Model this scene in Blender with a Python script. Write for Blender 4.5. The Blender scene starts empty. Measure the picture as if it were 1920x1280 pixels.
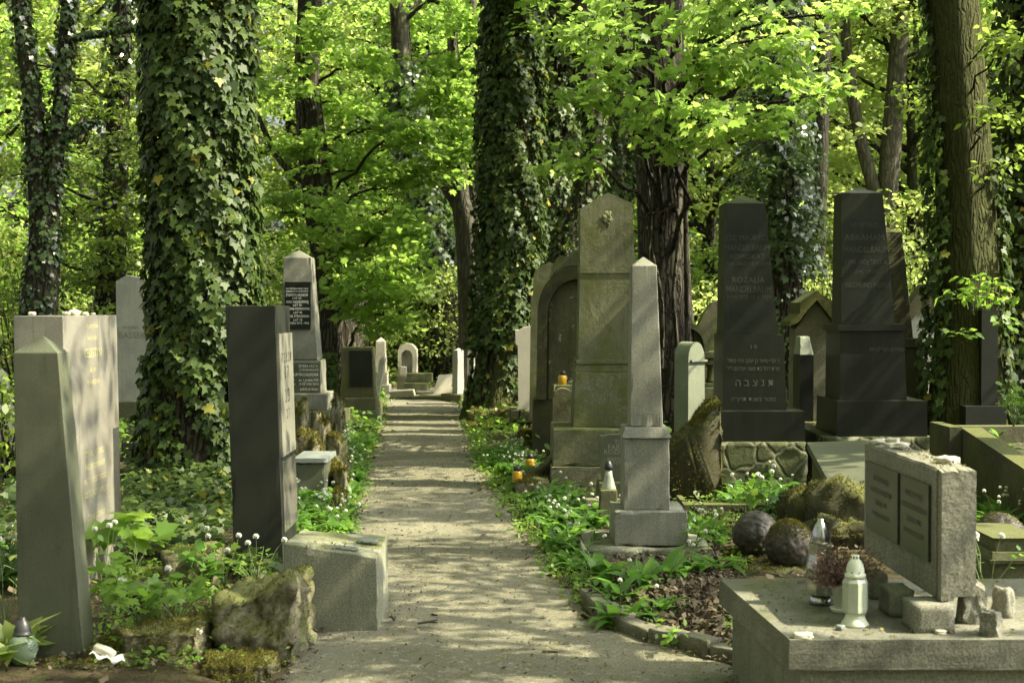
import bpy, bmesh, math, random
import numpy as np
from mathutils import Vector, Matrix, noise as mnoise

random.seed(7)
RS = np.random.default_rng(11)
scene = bpy.context.scene
COL = scene.collection
R = math.radians

# ------------------------------------------------------------------ camera
F = 2667.0
CAMZ = 1.6
PITCH = math.atan(60 / F)
cs, sn = math.cos(PITCH), math.sin(PITCH)

def P(px, py, d):
    """point seen at photo pixel (1920x1280) at forward distance d"""
    a = (px - 960) / F; b = -(py - 640) / F
    Y = cs + sn * b; Z = -sn + cs * b
    s = d / Y
    return Vector((a * s, d, CAMZ + Z * s))

def G(px, py, z=0.0):
    a = (px - 960) / F; b = -(py - 640) / F
    Y = cs + sn * b; Z = -sn + cs * b
    s = (z - CAMZ) / Z
    return Vector((a * s, Y * s, z))

cam_data = bpy.data.cameras.new('camera')
cam = bpy.data.objects.new('camera', cam_data)
COL.objects.link(cam)
cam.location = (0, 0, CAMZ)
cam.rotation_euler = (R(90) - PITCH, 0, 0)
cam_data.sensor_width = 36
cam_data.lens = 36 * F / 1920
cam_data.clip_start = 0.05
cam_data.clip_end = 2000
cam_data.dof.use_dof = True
cam_data.dof.focus_distance = 11.0
cam_data.dof.aperture_fstop = 5.0
scene.camera = cam

# ------------------------------------------------------------------ light
SUN_EL, SUN_AZ = R(46), R(98)      # azimuth measured from +Y (view direction) towards +X
sdir = Vector((math.sin(SUN_AZ) * math.cos(SUN_EL), math.cos(SUN_AZ) * math.cos(SUN_EL), math.sin(SUN_EL)))
sl = bpy.data.lights.new('sun', 'SUN')
sl.energy = 5.0
sl.angle = R(0.45)
sl.color = (1.0, 0.91, 0.64)
sun = bpy.data.objects.new('sun', sl)
COL.objects.link(sun)
sun.rotation_euler = sdir.to_track_quat('Z', 'Y').to_euler()
sun.location = (20, 0, 30)

w = bpy.data.worlds.new('World'); scene.world = w
w.use_nodes = True
wn = w.node_tree
bg = wn.nodes['Background']
sky = wn.nodes.new('ShaderNodeTexSky')
sky.sky_type = 'NISHITA'
sky.sun_disc = False
sky.sun_elevation = SUN_EL
sky.sun_rotation = SUN_AZ
sky.air_density = 0.55
sky.dust_density = 7.0
sky.ozone_density = 0.0
hs = wn.nodes.new('ShaderNodeHueSaturation'); hs.inputs['Saturation'].default_value = 0.15
wn.links.new(sky.outputs[0], hs.inputs['Color']); wn.links.new(hs.outputs[0], bg.inputs[0])
bg.inputs[1].default_value = 0.12

scene.view_settings.view_transform = 'Standard'
scene.view_settings.look = 'None'
scene.view_settings.exposure = 1.55
scene.view_settings.gamma = 1.0
cy = scene.cycles
cy.max_bounces = 7; cy.diffuse_bounces = 4; cy.glossy_bounces = 3
cy.transmission_bounces = 5; cy.transparent_max_bounces = 6
cy.sample_clamp_indirect = 6.0
cy.use_denoising = True

# ------------------------------------------------------------------ materials
def lin(c):
    return tuple(((v / 255) / 12.92 if v / 255 <= 0.04045 else ((v / 255 + 0.055) / 1.055) ** 2.4) for v in c) + (1.0,)

class NT:
    def __init__(s, name):
        s.m = bpy.data.materials.new(name); s.m.use_nodes = True
        s.t = s.m.node_tree; s.n = s.t.nodes; s.l = s.t.links
        s.b = s.n['Principled BSDF']; s.out = s.n['Material Output']
    def new(s, typ, **kw):
        x = s.n.new(typ)
        for k, v in kw.items():
            if k in ('operation', 'blend_type', 'data_type', 'feature', 'noise_dimensions', 'distance', 'wave_type', 'bands_direction', 'interpolation_type', 'clamp'):
                setattr(x, k, v)
        return x
    def link(s, a, b): s.l.new(a, b)
    def coord(s, scale=(1, 1, 1), which='Object'):
        tc = s.n.new('ShaderNodeTexCoord'); mp = s.n.new('ShaderNodeMapping')
        mp.inputs['Scale'].default_value = scale
        s.link(tc.outputs[which], mp.inputs['Vector'])
        return mp.outputs[0]
    def noise(s, vec, scale, detail=4, rough=0.55, dist=0.0):
        x = s.n.new('ShaderNodeTexNoise')
        x.inputs['Scale'].default_value = scale; x.inputs['Detail'].default_value = detail
        x.inputs['Roughness'].default_value = rough; x.inputs['Distortion'].default_value = dist
        s.link(vec, x.inputs['Vector']); return x.outputs['Fac']
    def ramp(s, fac, stops):
        x = s.n.new('ShaderNodeValToRGB'); e = x.color_ramp.elements
        e[0].position, e[0].color = stops[0][0], stops[0][1]
        e[1].position, e[1].color = stops[-1][0], stops[-1][1]
        for p, c in stops[1:-1]:
            k = e.new(p); k.color = c
        s.link(fac, x.inputs[0]); return x.outputs[0]
    def mask(s, fac, a, b):
        x = s.n.new('ShaderNodeMapRange'); x.interpolation_type = 'SMOOTHSTEP'
        x.inputs[1].default_value = a; x.inputs[2].default_value = b
        s.link(fac, x.inputs[0]); return x.outputs[0]
    def math(s, op, a, b=None):
        x = s.n.new('ShaderNodeMath'); x.operation = op; x.use_clamp = False
        for i, v in enumerate((a, b)):
            if v is None: continue
            if isinstance(v, (int, float)): x.inputs[i].default_value = v
            else: s.link(v, x.inputs[i])
        return x.outputs[0]
    def mix(s, fac, a, b, mode='MIX'):
        x = s.n.new('ShaderNodeMix'); x.data_type = 'RGBA'; x.blend_type = mode
        for i, v in ((0, fac), (6, a), (7, b)):
            if isinstance(v, (int, float)): x.inputs[i].default_value = v
            elif isinstance(v, tuple): x.inputs[i].default_value = v
            else: s.link(v, x.inputs[i])
        return x.outputs[2]
    def bump(s, h, strength=0.5, dist=0.01):
        x = s.n.new('ShaderNodeBump'); x.inputs['Strength'].default_value = strength
        x.inputs['Distance'].default_value = dist
        s.link(h, x.inputs['Height']); s.link(x.outputs[0], s.b.inputs['Normal']); return x

def c4(r, g, b): return (r, g, b, 1.0)

MOSS = c4(0.105, 0.115, 0.022)
MOSS2 = c4(0.055, 0.065, 0.018)

def stone(name, c1, c2, rough=0.75, grain=140, grain_amt=0.35, moss=0.3, streak=0.3, bump=0.25, stain=None, mossup=0.6, spec=0.4, lich=0.0):
    n = NT(name)
    v = n.coord()
    big = n.noise(v, 2.3, 5, 0.6, 0.4)
    base = n.mix(n.mask(big, 0.3, 0.7), c1, c2)
    # vertical rain streaks
    vs = n.coord((9, 9, 0.55))
    st = n.noise(vs, 2.2, 5, 0.65)
    dark = tuple(x * 0.45 for x in c1[:3]) + (1,)
    base = n.mix(n.math('MULTIPLY', n.mask(st, 0.48, 0.75), streak), base, stain or dark)
    # grain
    g = n.noise(v, grain, 2, 0.6)
    gr = n.ramp(g, [(0.3, c4(1 - grain_amt, 1 - grain_amt, 1 - grain_amt)), (0.7, c4(1 + grain_amt, 1 + grain_amt, 1 + grain_amt))])
    base = n.mix(1.0, base, gr, 'MULTIPLY')
    mid = n.noise(v, 17, 6, 0.65)
    base = n.mix(n.math('MULTIPLY', n.mask(mid, 0.5, 0.8), 0.35), base, dark)
    if lich:
        lc = n.noise(v, 9, 5, 0.7, 0.8)
        base = n.mix(n.math('MULTIPLY', n.mask(lc, 0.6, 0.66), lich), base, c4(0.42, 0.41, 0.30))
    # moss, more on upward faces
    geo = n.n.new('ShaderNodeNewGeometry')
    sep = n.n.new('ShaderNodeSeparateXYZ'); n.link(geo.outputs['Normal'], sep.inputs[0])
    up = n.math('MULTIPLY', n.math('MAXIMUM', sep.outputs[2], 0.0), mossup)
    mn = n.noise(v, 3.1, 7, 0.68, 0.5)
    mm = n.mask(n.math('ADD', n.math('ADD', mn, n.math('MULTIPLY', up, 0.35)), -0.62 + moss * 0.42), 0.0, 0.22)
    mc = n.mix(n.noise(v, 40, 3), MOSS2, MOSS)
    base = n.mix(n.math('MULTIPLY', mm, 0.82), base, mc)
    n.link(base, n.b.inputs['Base Color'])
    rr = n.mix(mm, c4(rough, rough, rough), c4(0.95, 0.95, 0.95))
    n.link(rr, n.b.inputs['Roughness'])
    n.b.inputs['Specular IOR Level'].default_value = spec
    h = n.math('ADD', n.math('MULTIPLY', g, 0.25), n.math('ADD', n.math('MULTIPLY', mid, 0.6), n.math('MULTIPLY', mm, 0.5)))
    n.bump(h, bump, 0.012)
    return n.m

M = {}
M['grey'] = stone('grey granite', c4(0.155, 0.155, 0.128), c4(0.225, 0.224, 0.188), 0.62, 170, 0.4, 0.12, 0.4, 0.15, mossup=0.35, stain=c4(0.085, 0.09, 0.06))
M['darkgrey'] = stone('dark grey granite', c4(0.066, 0.074, 0.048), c4(0.095, 0.102, 0.068), 0.5, 190, 0.3, 0.0, 0.25, 0.08, mossup=0.2)
M['black'] = stone('black polished granite', c4(0.009, 0.0105, 0.0078), c4(0.014, 0.016, 0.0115), 0.38, 210, 0.3, -0.02, 0.5, 0.03, stain=c4(0.021, 0.024, 0.017), mossup=0.35, spec=0.28)
M['blackmatt'] = stone('black matt granite', c4(0.0125, 0.0145, 0.011), c4(0.020, 0.0225, 0.017), 0.5, 200, 0.3, -0.1, 0.3, 0.05, mossup=0.25, spec=0.35)
M['polished'] = stone('polished grey granite', c4(0.085, 0.082, 0.075), c4(0.12, 0.115, 0.10), 0.12, 200, 0.3, -0.2, 0.4, 0.01, mossup=0.2, spec=0.6)
M['pink'] = stone('pinkish granite', c4(0.165, 0.157, 0.132), c4(0.235, 0.225, 0.192), 0.34, 170, 0.3, -0.15, 0.55, 0.05, mossup=0.3, stain=c4(0.07, 0.06, 0.05))
M['sand'] = stone('mossy sandstone', c4(0.085, 0.09, 0.05), c4(0.15, 0.152, 0.09), 0.88, 90, 0.35, 0.46, 0.6, 0.35, mossup=0.5)
M['sandpale'] = stone('pale sandstone', c4(0.36, 0.33, 0.25), c4(0.46, 0.43, 0.34), 0.85, 90, 0.25, 0.02, 0.25, 0.3, mossup=0.5)
M['mossy'] = stone('moss-darkened stone', c4(0.055, 0.055, 0.032), c4(0.10, 0.095, 0.055), 0.9, 70, 0.3, 0.42, 0.5, 0.5, lich=0.0)
M['archpale'] = stone('algae-stained pale stone', c4(0.06, 0.058, 0.03), c4(0.10, 0.096, 0.055), 0.9, 70, 0.35, 0.3, 0.6, 0.5, mossup=0.4, lich=0.55)
M['panelstone'] = stone('pale grey panel', c4(0.15, 0.148, 0.12), c4(0.215, 0.21, 0.17), 0.35, 120, 0.2, -0.1, 0.5, 0.06, mossup=0.3, stain=c4(0.09, 0.09, 0.065))  # pale grey for the lettered side panel of the black slab
M['plaque'] = stone('dark polished plaque', c4(0.03, 0.032, 0.022), c4(0.045, 0.047, 0.032), 0.22, 200, 0.3, -0.1, 0.4, 0.02, mossup=0.2, spec=0.5, stain=c4(0.07, 0.07, 0.05))
M['mossarch'] = stone('algae-blackened stone', c4(0.035, 0.034, 0.018), c4(0.065, 0.062, 0.03), 0.9, 70, 0.35, 0.25, 0.4, 0.5, lich=0.0, mossup=0.4)
M['white'] = stone('white marble', c4(0.62, 0.58, 0.52), c4(0.72, 0.68, 0.62), 0.6, 120, 0.1, -0.25, 0.12, 0.1, mossup=0.3)
M['whitegrey'] = stone('weathered marble', c4(0.30, 0.30, 0.27), c4(0.42, 0.42, 0.38), 0.7, 120, 0.15, 0.02, 0.35, 0.2, mossup=0.4)
M['verdigris'] = stone('verdigris painted stone', c4(0.19, 0.215, 0.155), c4(0.255, 0.28, 0.205), 0.75, 90, 0.2, 0.0, 0.5, 0.1, mossup=0.3, stain=c4(0.13, 0.19, 0.13))
M['concrete'] = stone('old concrete', c4(0.165, 0.162, 0.128), c4(0.235, 0.23, 0.18), 0.9, 110, 0.4, 0.08, 0.4, 0.4, mossup=0.3)
M['concretemoss'] = stone('mossy concrete', c4(0.14, 0.145, 0.105), c4(0.20, 0.205, 0.15), 0.9, 110, 0.35, 0.12, 0.4, 0.4, mossup=0.45)
M['tombslab'] = stone('grimy concrete slab', c4(0.095, 0.095, 0.072), c4(0.17, 0.168, 0.128), 0.9, 110, 0.4, 0.16, 0.4, 0.4, mossup=0.15, stain=c4(0.05, 0.05, 0.032))
M['exposed'] = stone('broken concrete with aggregate', c4(0.155, 0.153, 0.12), c4(0.225, 0.22, 0.175), 0.95, 150, 0.55, 0.0, 0.15, 0.5, mossup=0.2)
M['rubble'] = stone('mossy rubble stone', c4(0.13, 0.125, 0.08), c4(0.20, 0.185, 0.12), 0.9, 60, 0.3, 0.24, 0.3, 0.6, mossup=0.5)
M['rubblegreen'] = stone('green rubble stone', c4(0.075, 0.085, 0.05), c4(0.12, 0.13, 0.075), 0.9, 60, 0.3, 0.3, 0.3, 0.5, mossup=0.4)
M['mortar'] = stone('mortar', c4(0.10, 0.10, 0.065), c4(0.15, 0.145, 0.10), 0.95, 60, 0.3, 0.3, 0.2, 0.6)
M['mortardark'] = stone('dark mortar', c4(0.018, 0.018, 0.012), c4(0.03, 0.03, 0.018), 0.95, 60, 0.3, 0.25, 0.2, 0.6)
M['ball'] = stone('dark pitted stone', c4(0.030, 0.026, 0.022), c4(0.055, 0.048, 0.04), 0.6, 60, 0.5, 0.0, 0.1, 0.7, mossup=0.45, lich=0.15)
M['moss'] = stone('cushion moss', c4(0.08, 0.065, 0.03), c4(0.13, 0.10, 0.05), 0.95, 60, 0.3, 0.95, 0.2, 1.0, mossup=1.0)
M['stump'] = stone('crumbling mossy stone', c4(0.11, 0.10, 0.062), c4(0.18, 0.165, 0.105), 0.95, 50, 0.45, 0.34, 0.5, 1.0, mossup=0.7, lich=0.2)
M['kerb'] = stone('kerb stone', c4(0.11, 0.105, 0.075), c4(0.17, 0.16, 0.115), 0.9, 60, 0.3, 0.2, 0.2, 0.6, mossup=0.2)

def masonrymat():
    n = NT('rough masonry with mortar joints')
    v = n.coord(); wv = n.n.new('ShaderNodeVectorMath'); wv.operation = 'ADD'
    nz = n.n.new('ShaderNodeTexNoise'); nz.inputs['Scale'].default_value = 6; n.link(v, nz.inputs['Vector'])
    sc = n.n.new('ShaderNodeVectorMath'); sc.operation = 'SCALE'; sc.inputs['Scale'].default_value = 0.06
    n.link(nz.outputs['Color'], sc.inputs[0]); n.link(v, wv.inputs[0]); n.link(sc.outputs[0], wv.inputs[1])
    e = n.n.new('ShaderNodeTexVoronoi'); e.feature = 'DISTANCE_TO_EDGE'; e.inputs['Scale'].default_value = 5.2; n.link(wv.outputs[0], e.inputs['Vector'])
    c = n.n.new('ShaderNodeTexVoronoi'); c.inputs['Scale'].default_value = 5.2; n.link(wv.outputs[0], c.inputs['Vector'])
    sp = n.n.new('ShaderNodeSeparateColor'); n.link(c.outputs['Color'], sp.inputs[0])
    st = n.mix(sp.outputs[0], c4(0.045, 0.055, 0.025), c4(0.085, 0.094, 0.045))
    g = n.noise(v, 26, 7, 0.7)
    st = n.mix(n.math('MULTIPLY', n.mask(g, .45, .7), .6), st, c4(0.035, 0.04, 0.016))
    joint = n.mask(e.outputs['Distance'], 0.055, 0.03)
    base = n.mix(n.math('MULTIPLY', joint, n.mask(n.noise(v, 7, 3), .3, .6)), st, c4(0.18, 0.175, 0.12))
    n.link(base, n.b.inputs['Base Color']); n.b.inputs['Roughness'].default_value = .92
    n.b.inputs['Specular IOR Level'].default_value = .2
    n.bump(n.math('ADD', n.mask(e.outputs['Distance'], 0.0, 0.12), n.math('MULTIPLY', g, .8)), 0.5, 0.03)
    return n.m
M['masonry'] = masonrymat()

def plain(name, c, rough=0.5, metal=0.0, spec=0.5, var=0.15, trans=0.0, bumpy=0.0):
    n = NT(name); v = n.coord()
    k = n.noise(v, 30, 4)
    d = tuple(x * (1 - var) for x in c[:3]) + (1,); u = tuple(min(1, x * (1 + var)) for x in c[:3]) + (1,)
    n.link(n.mix(k, d, u), n.b.inputs['Base Color'])
    n.b.inputs['Roughness'].default_value = rough; n.b.inputs['Metallic'].default_value = metal
    n.b.inputs['Specular IOR Level'].default_value = spec
    n.b.inputs['Transmission Weight'].default_value = trans
    if bumpy: n.bump(k, bumpy, 0.01)
    return n.m

M['gold'] = plain('gilded lettering', c4(0.50, 0.46, 0.24), 0.5)
M['lettergrey'] = plain('worn grey lettering', c4(0.07, 0.07, 0.052), 0.6, var=0.35)
M['letterdim'] = plain('faint lettering', c4(0.027, 0.029, 0.020), 0.7, var=0.4)
M['letterwhite'] = plain('white lettering', c4(0.7, 0.7, 0.66), 0.6)
M['letterdark'] = plain('dark lettering', c4(0.04, 0.045, 0.04), 0.6)
M['letterstone'] = plain('carved lettering', c4(0.22, 0.21, 0.17), 0.8)
M['silver'] = plain('silvered plastic', c4(0.45, 0.45, 0.47), 0.18, 1.0)
M['silverglass'] = plain('mirrored glass', c4(0.42, 0.44, 0.38), 0.22, 0.85)
M['rose'] = plain('copper tinted mirror glass', c4(0.50, 0.33, 0.26), 0.3, 0.6)
M['whiteplastic'] = plain('white plastic', c4(0.60, 0.63, 0.50), 0.5, var=0.06)
M['whiteglass'] = plain('milky glass', c4(0.36, 0.40, 0.32), 0.15, 0.0, 0.6, var=0.2)
M['darkplastic'] = plain('dark grey plastic', c4(0.045, 0.045, 0.045), 0.4)
M['blackplastic'] = plain('black plastic', c4(0.015, 0.015, 0.017), 0.45)
M['greenglass'] = plain('pale green glass', c4(0.55, 0.72, 0.52), 0.08, 0.0, 0.6, 0.05, 0.75)
M['clearglass'] = plain('smoked glass', c4(0.45, 0.50, 0.42), 0.15, 0.0, 0.6, 0.1, 0.55)
M['yellow'] = plain('yellow glass', c4(0.42, 0.25, 0.012), 0.3, 0, 0.5, 0.15)
M['orange'] = plain('orange wax', c4(0.55, 0.22, 0.05), 0.5, 0, 0.5)
M['paper'] = plain('white paper', c4(0.72, 0.71, 0.68), 0.8, var=0.05)
M['soil'] = plain('potting soil', c4(0.035, 0.025, 0.016), 0.95, bumpy=0.8)
M['twig'] = plain('dead twig', c4(0.06, 0.045, 0.03), 0.9)
M['palestone'] = plain('pale pebble', c4(0.50, 0.47, 0.37), 0.85, var=0.25, bumpy=0.4)
M['bluestone'] = plain('blue grey slate', c4(0.16, 0.18, 0.17), 0.7, var=0.2, bumpy=0.3)
M['lichenboard'] = plain('yellow lichen crust', c4(0.19, 0.15, 0.035), 0.9, var=0.4, bumpy=0.8)

def leafmat(name, cols, trans=0.5, tcol=None, rough=0.45, spec=0.35, tboost=3.0, last=None):
    n = NT(name)
    g = n.n.new('ShaderNodeNewGeometry')
    stops = [(i / (len(cols) - 1), c) for i, c in enumerate(cols)]
    if last is not None: stops = [(i / (len(cols) - 2) * last, c) for i, c in enumerate(cols[:-1])] + [(1.0, cols[-1])]
    col = n.ramp(g.outputs['Random Per Island'], stops)
    n.link(col, n.b.inputs['Base Color'])
    n.b.inputs['Roughness'].default_value = rough
    n.b.inputs['Specular IOR Level'].default_value = spec
    t = n.n.new('ShaderNodeBsdfTranslucent')
    tc = n.mix(1.0, col, tcol or c4(tboost, tboost * 0.98, tboost * 0.8), 'MULTIPLY')
    n.link(tc, t.inputs[0])
    mx = n.n.new('ShaderNodeMixShader'); mx.inputs[0].default_value = trans
    n.link(n.b.outputs[0], mx.inputs[1]); n.link(t.outputs[0], mx.inputs[2])
    n.link(mx.outputs[0], n.out.inputs[0])
    return n.m

M['ivy'] = leafmat('ivy leaves', [c4(0.018, 0.036, 0.009), c4(0.038, 0.064, 0.014), c4(0.029, 0.053, 0.012), c4(0.055, 0.086, 0.018), c4(0.042, 0.070, 0.015), c4(0.072, 0.105, 0.022), c4(0.22, 0.19, 0.02)], 0.18, rough=0.5, spec=0.25, last=0.965)
M['ivyfar'] = leafmat('far ivy leaves', [c4(0.030, 0.055, 0.018), c4(0.045, 0.080, 0.024), c4(0.06, 0.095, 0.03)], 0.15, rough=0.3, spec=0.6)
M['maple'] = leafmat('spring maple leaves', [c4(0.10, 0.17, 0.036), c4(0.14, 0.215, 0.048), c4(0.175, 0.245, 0.065), c4(0.08, 0.14, 0.026)], 0.6, rough=0.45, spec=0.3)
M['lime'] = leafmat('pale green leaves', [c4(0.17, 0.22, 0.065), c4(0.205, 0.255, 0.085), c4(0.24, 0.28, 0.11), c4(0.14, 0.19, 0.045)], 0.55, rough=0.4, spec=0.4)
M['mid'] = leafmat('mid green leaves', [c4(0.07, 0.11, 0.02), c4(0.10, 0.145, 0.028), c4(0.13, 0.175, 0.036)], 0.5, rough=0.4, spec=0.4)
M['garlic'] = leafmat('wild garlic leaves', [c4(0.055, 0.13, 0.022), c4(0.075, 0.16, 0.026), c4(0.10, 0.19, 0.03)], 0.35, rough=0.35, spec=0.45)
M['herb'] = leafmat('herb leaves', [c4(0.09, 0.17, 0.025), c4(0.12, 0.21, 0.03), c4(0.15, 0.23, 0.04)], 0.45, rough=0.45)
M['petal'] = leafmat('white petals', [c4(0.62, 0.64, 0.55), c4(0.75, 0.76, 0.70)], 0.3, c4(1, 1, 0.95), rough=0.7)
M['litter'] = leafmat('dry leaf litter', [c4(0.055, 0.042, 0.026), c4(0.10, 0.078, 0.048), c4(0.035, 0.027, 0.018), c4(0.16, 0.125, 0.08), c4(0.075, 0.056, 0.034)], 0.1, c4(1, 1, 1), rough=0.75)
M['bits'] = leafmat('fallen bud scales', [c4(0.14, 0.13, 0.035), c4(0.075, 0.055, 0.03), c4(0.22, 0.20, 0.05), c4(0.05, 0.04, 0.025)], 0.1, c4(1, 1, 1), rough=0.8)
M['heather'] = leafmat('dry heather', [c4(0.20, 0.115, 0.095), c4(0.27, 0.155, 0.13), c4(0.12, 0.075, 0.055), c4(0.32, 0.20, 0.17)], 0.15, c4(1, 1, 1), rough=0.85)
M['mossleaf'] = leafmat('moss cushions', [c4(0.085, 0.075, 0.014), c4(0.12, 0.11, 0.018), c4(0.06, 0.055, 0.014), c4(0.16, 0.14, 0.025), c4(0.075, 0.085, 0.014)], 0.3, c4(1.6, 1.6, .9), rough=.9)
M['stem'] = plain('green stem', c4(0.11, 0.16, 0.05), 0.6)

def barkmat(name, c1, c2, moss=0.3, scale=1.0, bump=1.0):
    n = NT(name)
    v = n.coord((7 * scale, 7 * scale, 1.1 * scale), 'Object')
    vo = n.n.new('ShaderNodeTexVoronoi'); vo.feature = 'DISTANCE_TO_EDGE'
    vo.inputs['Scale'].default_value = 2.2
    wob = n.noise(n.coord((3, 3, 1.5)), 2.5, 4)
    ad = n.n.new('ShaderNodeVectorMath'); ad.operation = 'ADD'
    n.link(v, ad.inputs[0]); n.link(wob, ad.inputs[1])
    n.link(ad.outputs[0], vo.inputs['Vector'])
    nz = n.noise(v, 3.0, 7, 0.7)
    ridge = n.math('ADD', n.mask(vo.outputs[0], 0.0, 0.28), n.math('MULTIPLY', nz, 0.7))
    base = n.mix(n.mask(ridge, 0.3, 1.4), c1, c2)
    mv = n.coord((1, 1, 0.5))
    mn = n.noise(mv, 1.6, 6, 0.65)
    mk = n.mask(n.math('ADD', mn, -0.62 + moss * 0.5), 0.0, 0.25)
    base = n.mix(n.math('MULTIPLY', mk, 0.75), base, c4(0.058, 0.064, 0.018))
    n.link(base, n.b.inputs['Base Color']); n.b.inputs['Roughness'].default_value = 0.92
    n.b.inputs['Specular IOR Level'].default_value = 0.2
    n.bump(ridge, bump, 0.03)
    return n.m

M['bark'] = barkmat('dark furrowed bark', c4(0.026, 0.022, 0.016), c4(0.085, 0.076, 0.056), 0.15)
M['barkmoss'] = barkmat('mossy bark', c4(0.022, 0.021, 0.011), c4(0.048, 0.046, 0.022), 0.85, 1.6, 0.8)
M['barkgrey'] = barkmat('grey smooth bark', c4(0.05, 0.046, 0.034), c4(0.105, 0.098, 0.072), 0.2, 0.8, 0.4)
M['barkdark'] = barkmat('dark trunk bark', c4(0.018, 0.016, 0.012), c4(0.050, 0.046, 0.034), 0.3, 1.0, 0.8)  # darker colours than the furrowed bark

def pathmat():
    n = NT('trodden gravel')
    v = n.coord()
    a = n.noise(v, 0.9, 5, 0.6); b = n.noise(v, 9, 6, 0.7); g = n.noise(v, 130, 3, 0.7)
    base = n.mix(n.mask(a, 0.3, 0.7), c4(0.15, 0.144, 0.104), c4(0.235, 0.224, 0.164))
    base = n.mix(n.math('MULTIPLY', n.mask(b, 0.52, 0.75), 0.6), base, c4(0.11, 0.10, 0.065))
    big = n.noise(v, 0.45, 4, 0.6, 1.0)
    base = n.mix(n.math('MULTIPLY', n.mask(big, 0.5, 0.68), 0.5), base, c4(0.10, 0.098, 0.062))
    pb = n.noise(v, 26, 2, 0.4)
    base = n.mix(n.math('MULTIPLY', n.mask(pb, 0.63, 0.68), .7), base, c4(0.30, 0.285, 0.225))
    base = n.mix(1.0, base, n.ramp(g, [(0.3, c4(0.62, 0.62, 0.62)), (0.7, c4(1.3, 1.3, 1.3))]), 'MULTIPLY')
    dk = n.noise(v, 42, 3, 0.75)
    base = n.mix(n.mask(dk, 0.66, 0.72), base, c4(0.05, 0.04, 0.022))
    sp = n.noise(v, 75, 2, 0.5)
    base = n.mix(n.mask(sp, 0.68, 0.74), base, c4(0.36, 0.31, 0.14))
    n.link(base, n.b.inputs['Base Color']); n.b.inputs['Roughness'].default_value = 0.95
    n.b.inputs['Specular IOR Level'].default_value = 0.2
    n.bump(n.math('ADD', n.math('MULTIPLY', g, 0.5), b), 0.9, 0.03)
    return n.m

def soilmat():
    n = NT('woodland soil')
    v = n.coord()
    a = n.noise(v, 1.4, 6, 0.65); b = n.noise(v, 14, 6, 0.7); g = n.noise(v, 90, 3, 0.7)
    base = n.mix(n.mask(a, 0.35, 0.65), c4(0.045, 0.034, 0.02), c4(0.085, 0.066, 0.036))
    base = n.mix(n.mask(b, 0.45, 0.7), base, c4(0.055, 0.068, 0.02))
    base = n.mix(1.0, base, n.ramp(g, [(0.3, c4(0.5, 0.5, 0.5)), (0.7, c4(1.5, 1.5, 1.5))]), 'MULTIPLY')
    n.link(base, n.b.inputs['Base Color']); n.b.inputs['Roughness'].default_value = 0.97
    n.b.inputs['Specular IOR Level'].default_value = 0.15
    n.bump(n.math('ADD', n.math('MULTIPLY', g, 0.4), b), 0.9, 0.04)
    return n.m
M['path'] = pathmat(); M['soilground'] = soilmat()

# ------------------------------------------------------------------ object helpers
def link(o, parent=None):
    COL.objects.link(o)
    if parent is not None: o.parent = parent
    return o

def tag(o, label, cat, group=None, kind=None):
    if label: o['label'] = label
    if cat: o['category'] = cat
    if group: o['group'] = group
    if kind: o['kind'] = kind
    return o

def thing(name, label, cat, loc=(0, 0, 0), rz=0.0, group=None, rx=0.0, ry=0.0):
    o = bpy.data.objects.new(name, None); link(o)
    o.empty_display_size = 0.1
    o.location = loc; o.rotation_euler = (rx, ry, rz)
    return tag(o, label, cat, group)

def chip_edges(bm, amp, cuts=11):
    bmesh.ops.recalc_face_normals(bm, faces=bm.faces)
    bmesh.ops.subdivide_edges(bm, edges=bm.edges[:], cuts=cuts, use_grid_fill=True)
    bm.normal_update()
    mv = []
    o = Vector((random.random() * 40, random.random() * 40, 0))
    for v in bm.verts:
        ns = [f.normal for f in v.link_faces]
        if any(ns[0].dot(k) < 0.8 for k in ns[1:]):
            k = mnoise.noise(v.co * 11 + o) * .6 + mnoise.noise(v.co * 31 + o) * .5
            mv.append((v, -v.normal * (max(0.0, k - 0.12) * amp + abs(k) * amp * .12)))
    for v, d in mv: v.co += d

def obj(name, bm, mats, parent=None, bevel=0.0, smooth=False, segs=2, chip=0.0):
    if chip > 0:
        chip_edges(bm, chip); segs = 1
    if bevel > 0:
        es = [e for e in bm.edges if len(e.link_faces) == 2 and e.calc_face_angle(0) > 0.5]
        if es:
            bmesh.ops.bevel(bm, geom=es, offset=bevel, segments=segs, profile=0.6, affect='EDGES', clamp_overlap=True)
    bmesh.ops.recalc_face_normals(bm, faces=bm.faces)
    me = bpy.data.meshes.new(name)
    bm.to_mesh(me); bm.free()
    for m in (mats if isinstance(mats, (list, tuple)) else [mats]): me.materials.append(m)
    if smooth:
        me.polygons.foreach_set('use_smooth', [True] * len(me.polygons))
    o = bpy.data.objects.new(name, me)
    return link(o, parent)

def B(): return bmesh.new()

def frustum(bm, z0, z1, bot, top):
    """bot/top = (x0,x1,y0,y1)"""
    vs = []
    for z, (x0, x1, y0, y1) in ((z0, bot), (z1, top)):
        zz = z if isinstance(z, tuple) else (z, z)
        vs += [bm.verts.new((x0, y0, zz[0])), bm.verts.new((x1, y0, zz[1])), bm.verts.new((x1, y1, zz[1])), bm.verts.new((x0, y1, zz[0]))]
    for f in ((3, 2, 1, 0), (4, 5, 6, 7), (0, 1, 5, 4), (1, 2, 6, 5), (2, 3, 7, 6), (3, 0, 4, 7)):
        bm.faces.new([vs[i] for i in f])
    return vs

def boxb(bm, x0, x1, y0, y1, z0, z1): return frustum(bm, z0, z1, (x0, x1, y0, y1), (x0, x1, y0, y1))

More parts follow.
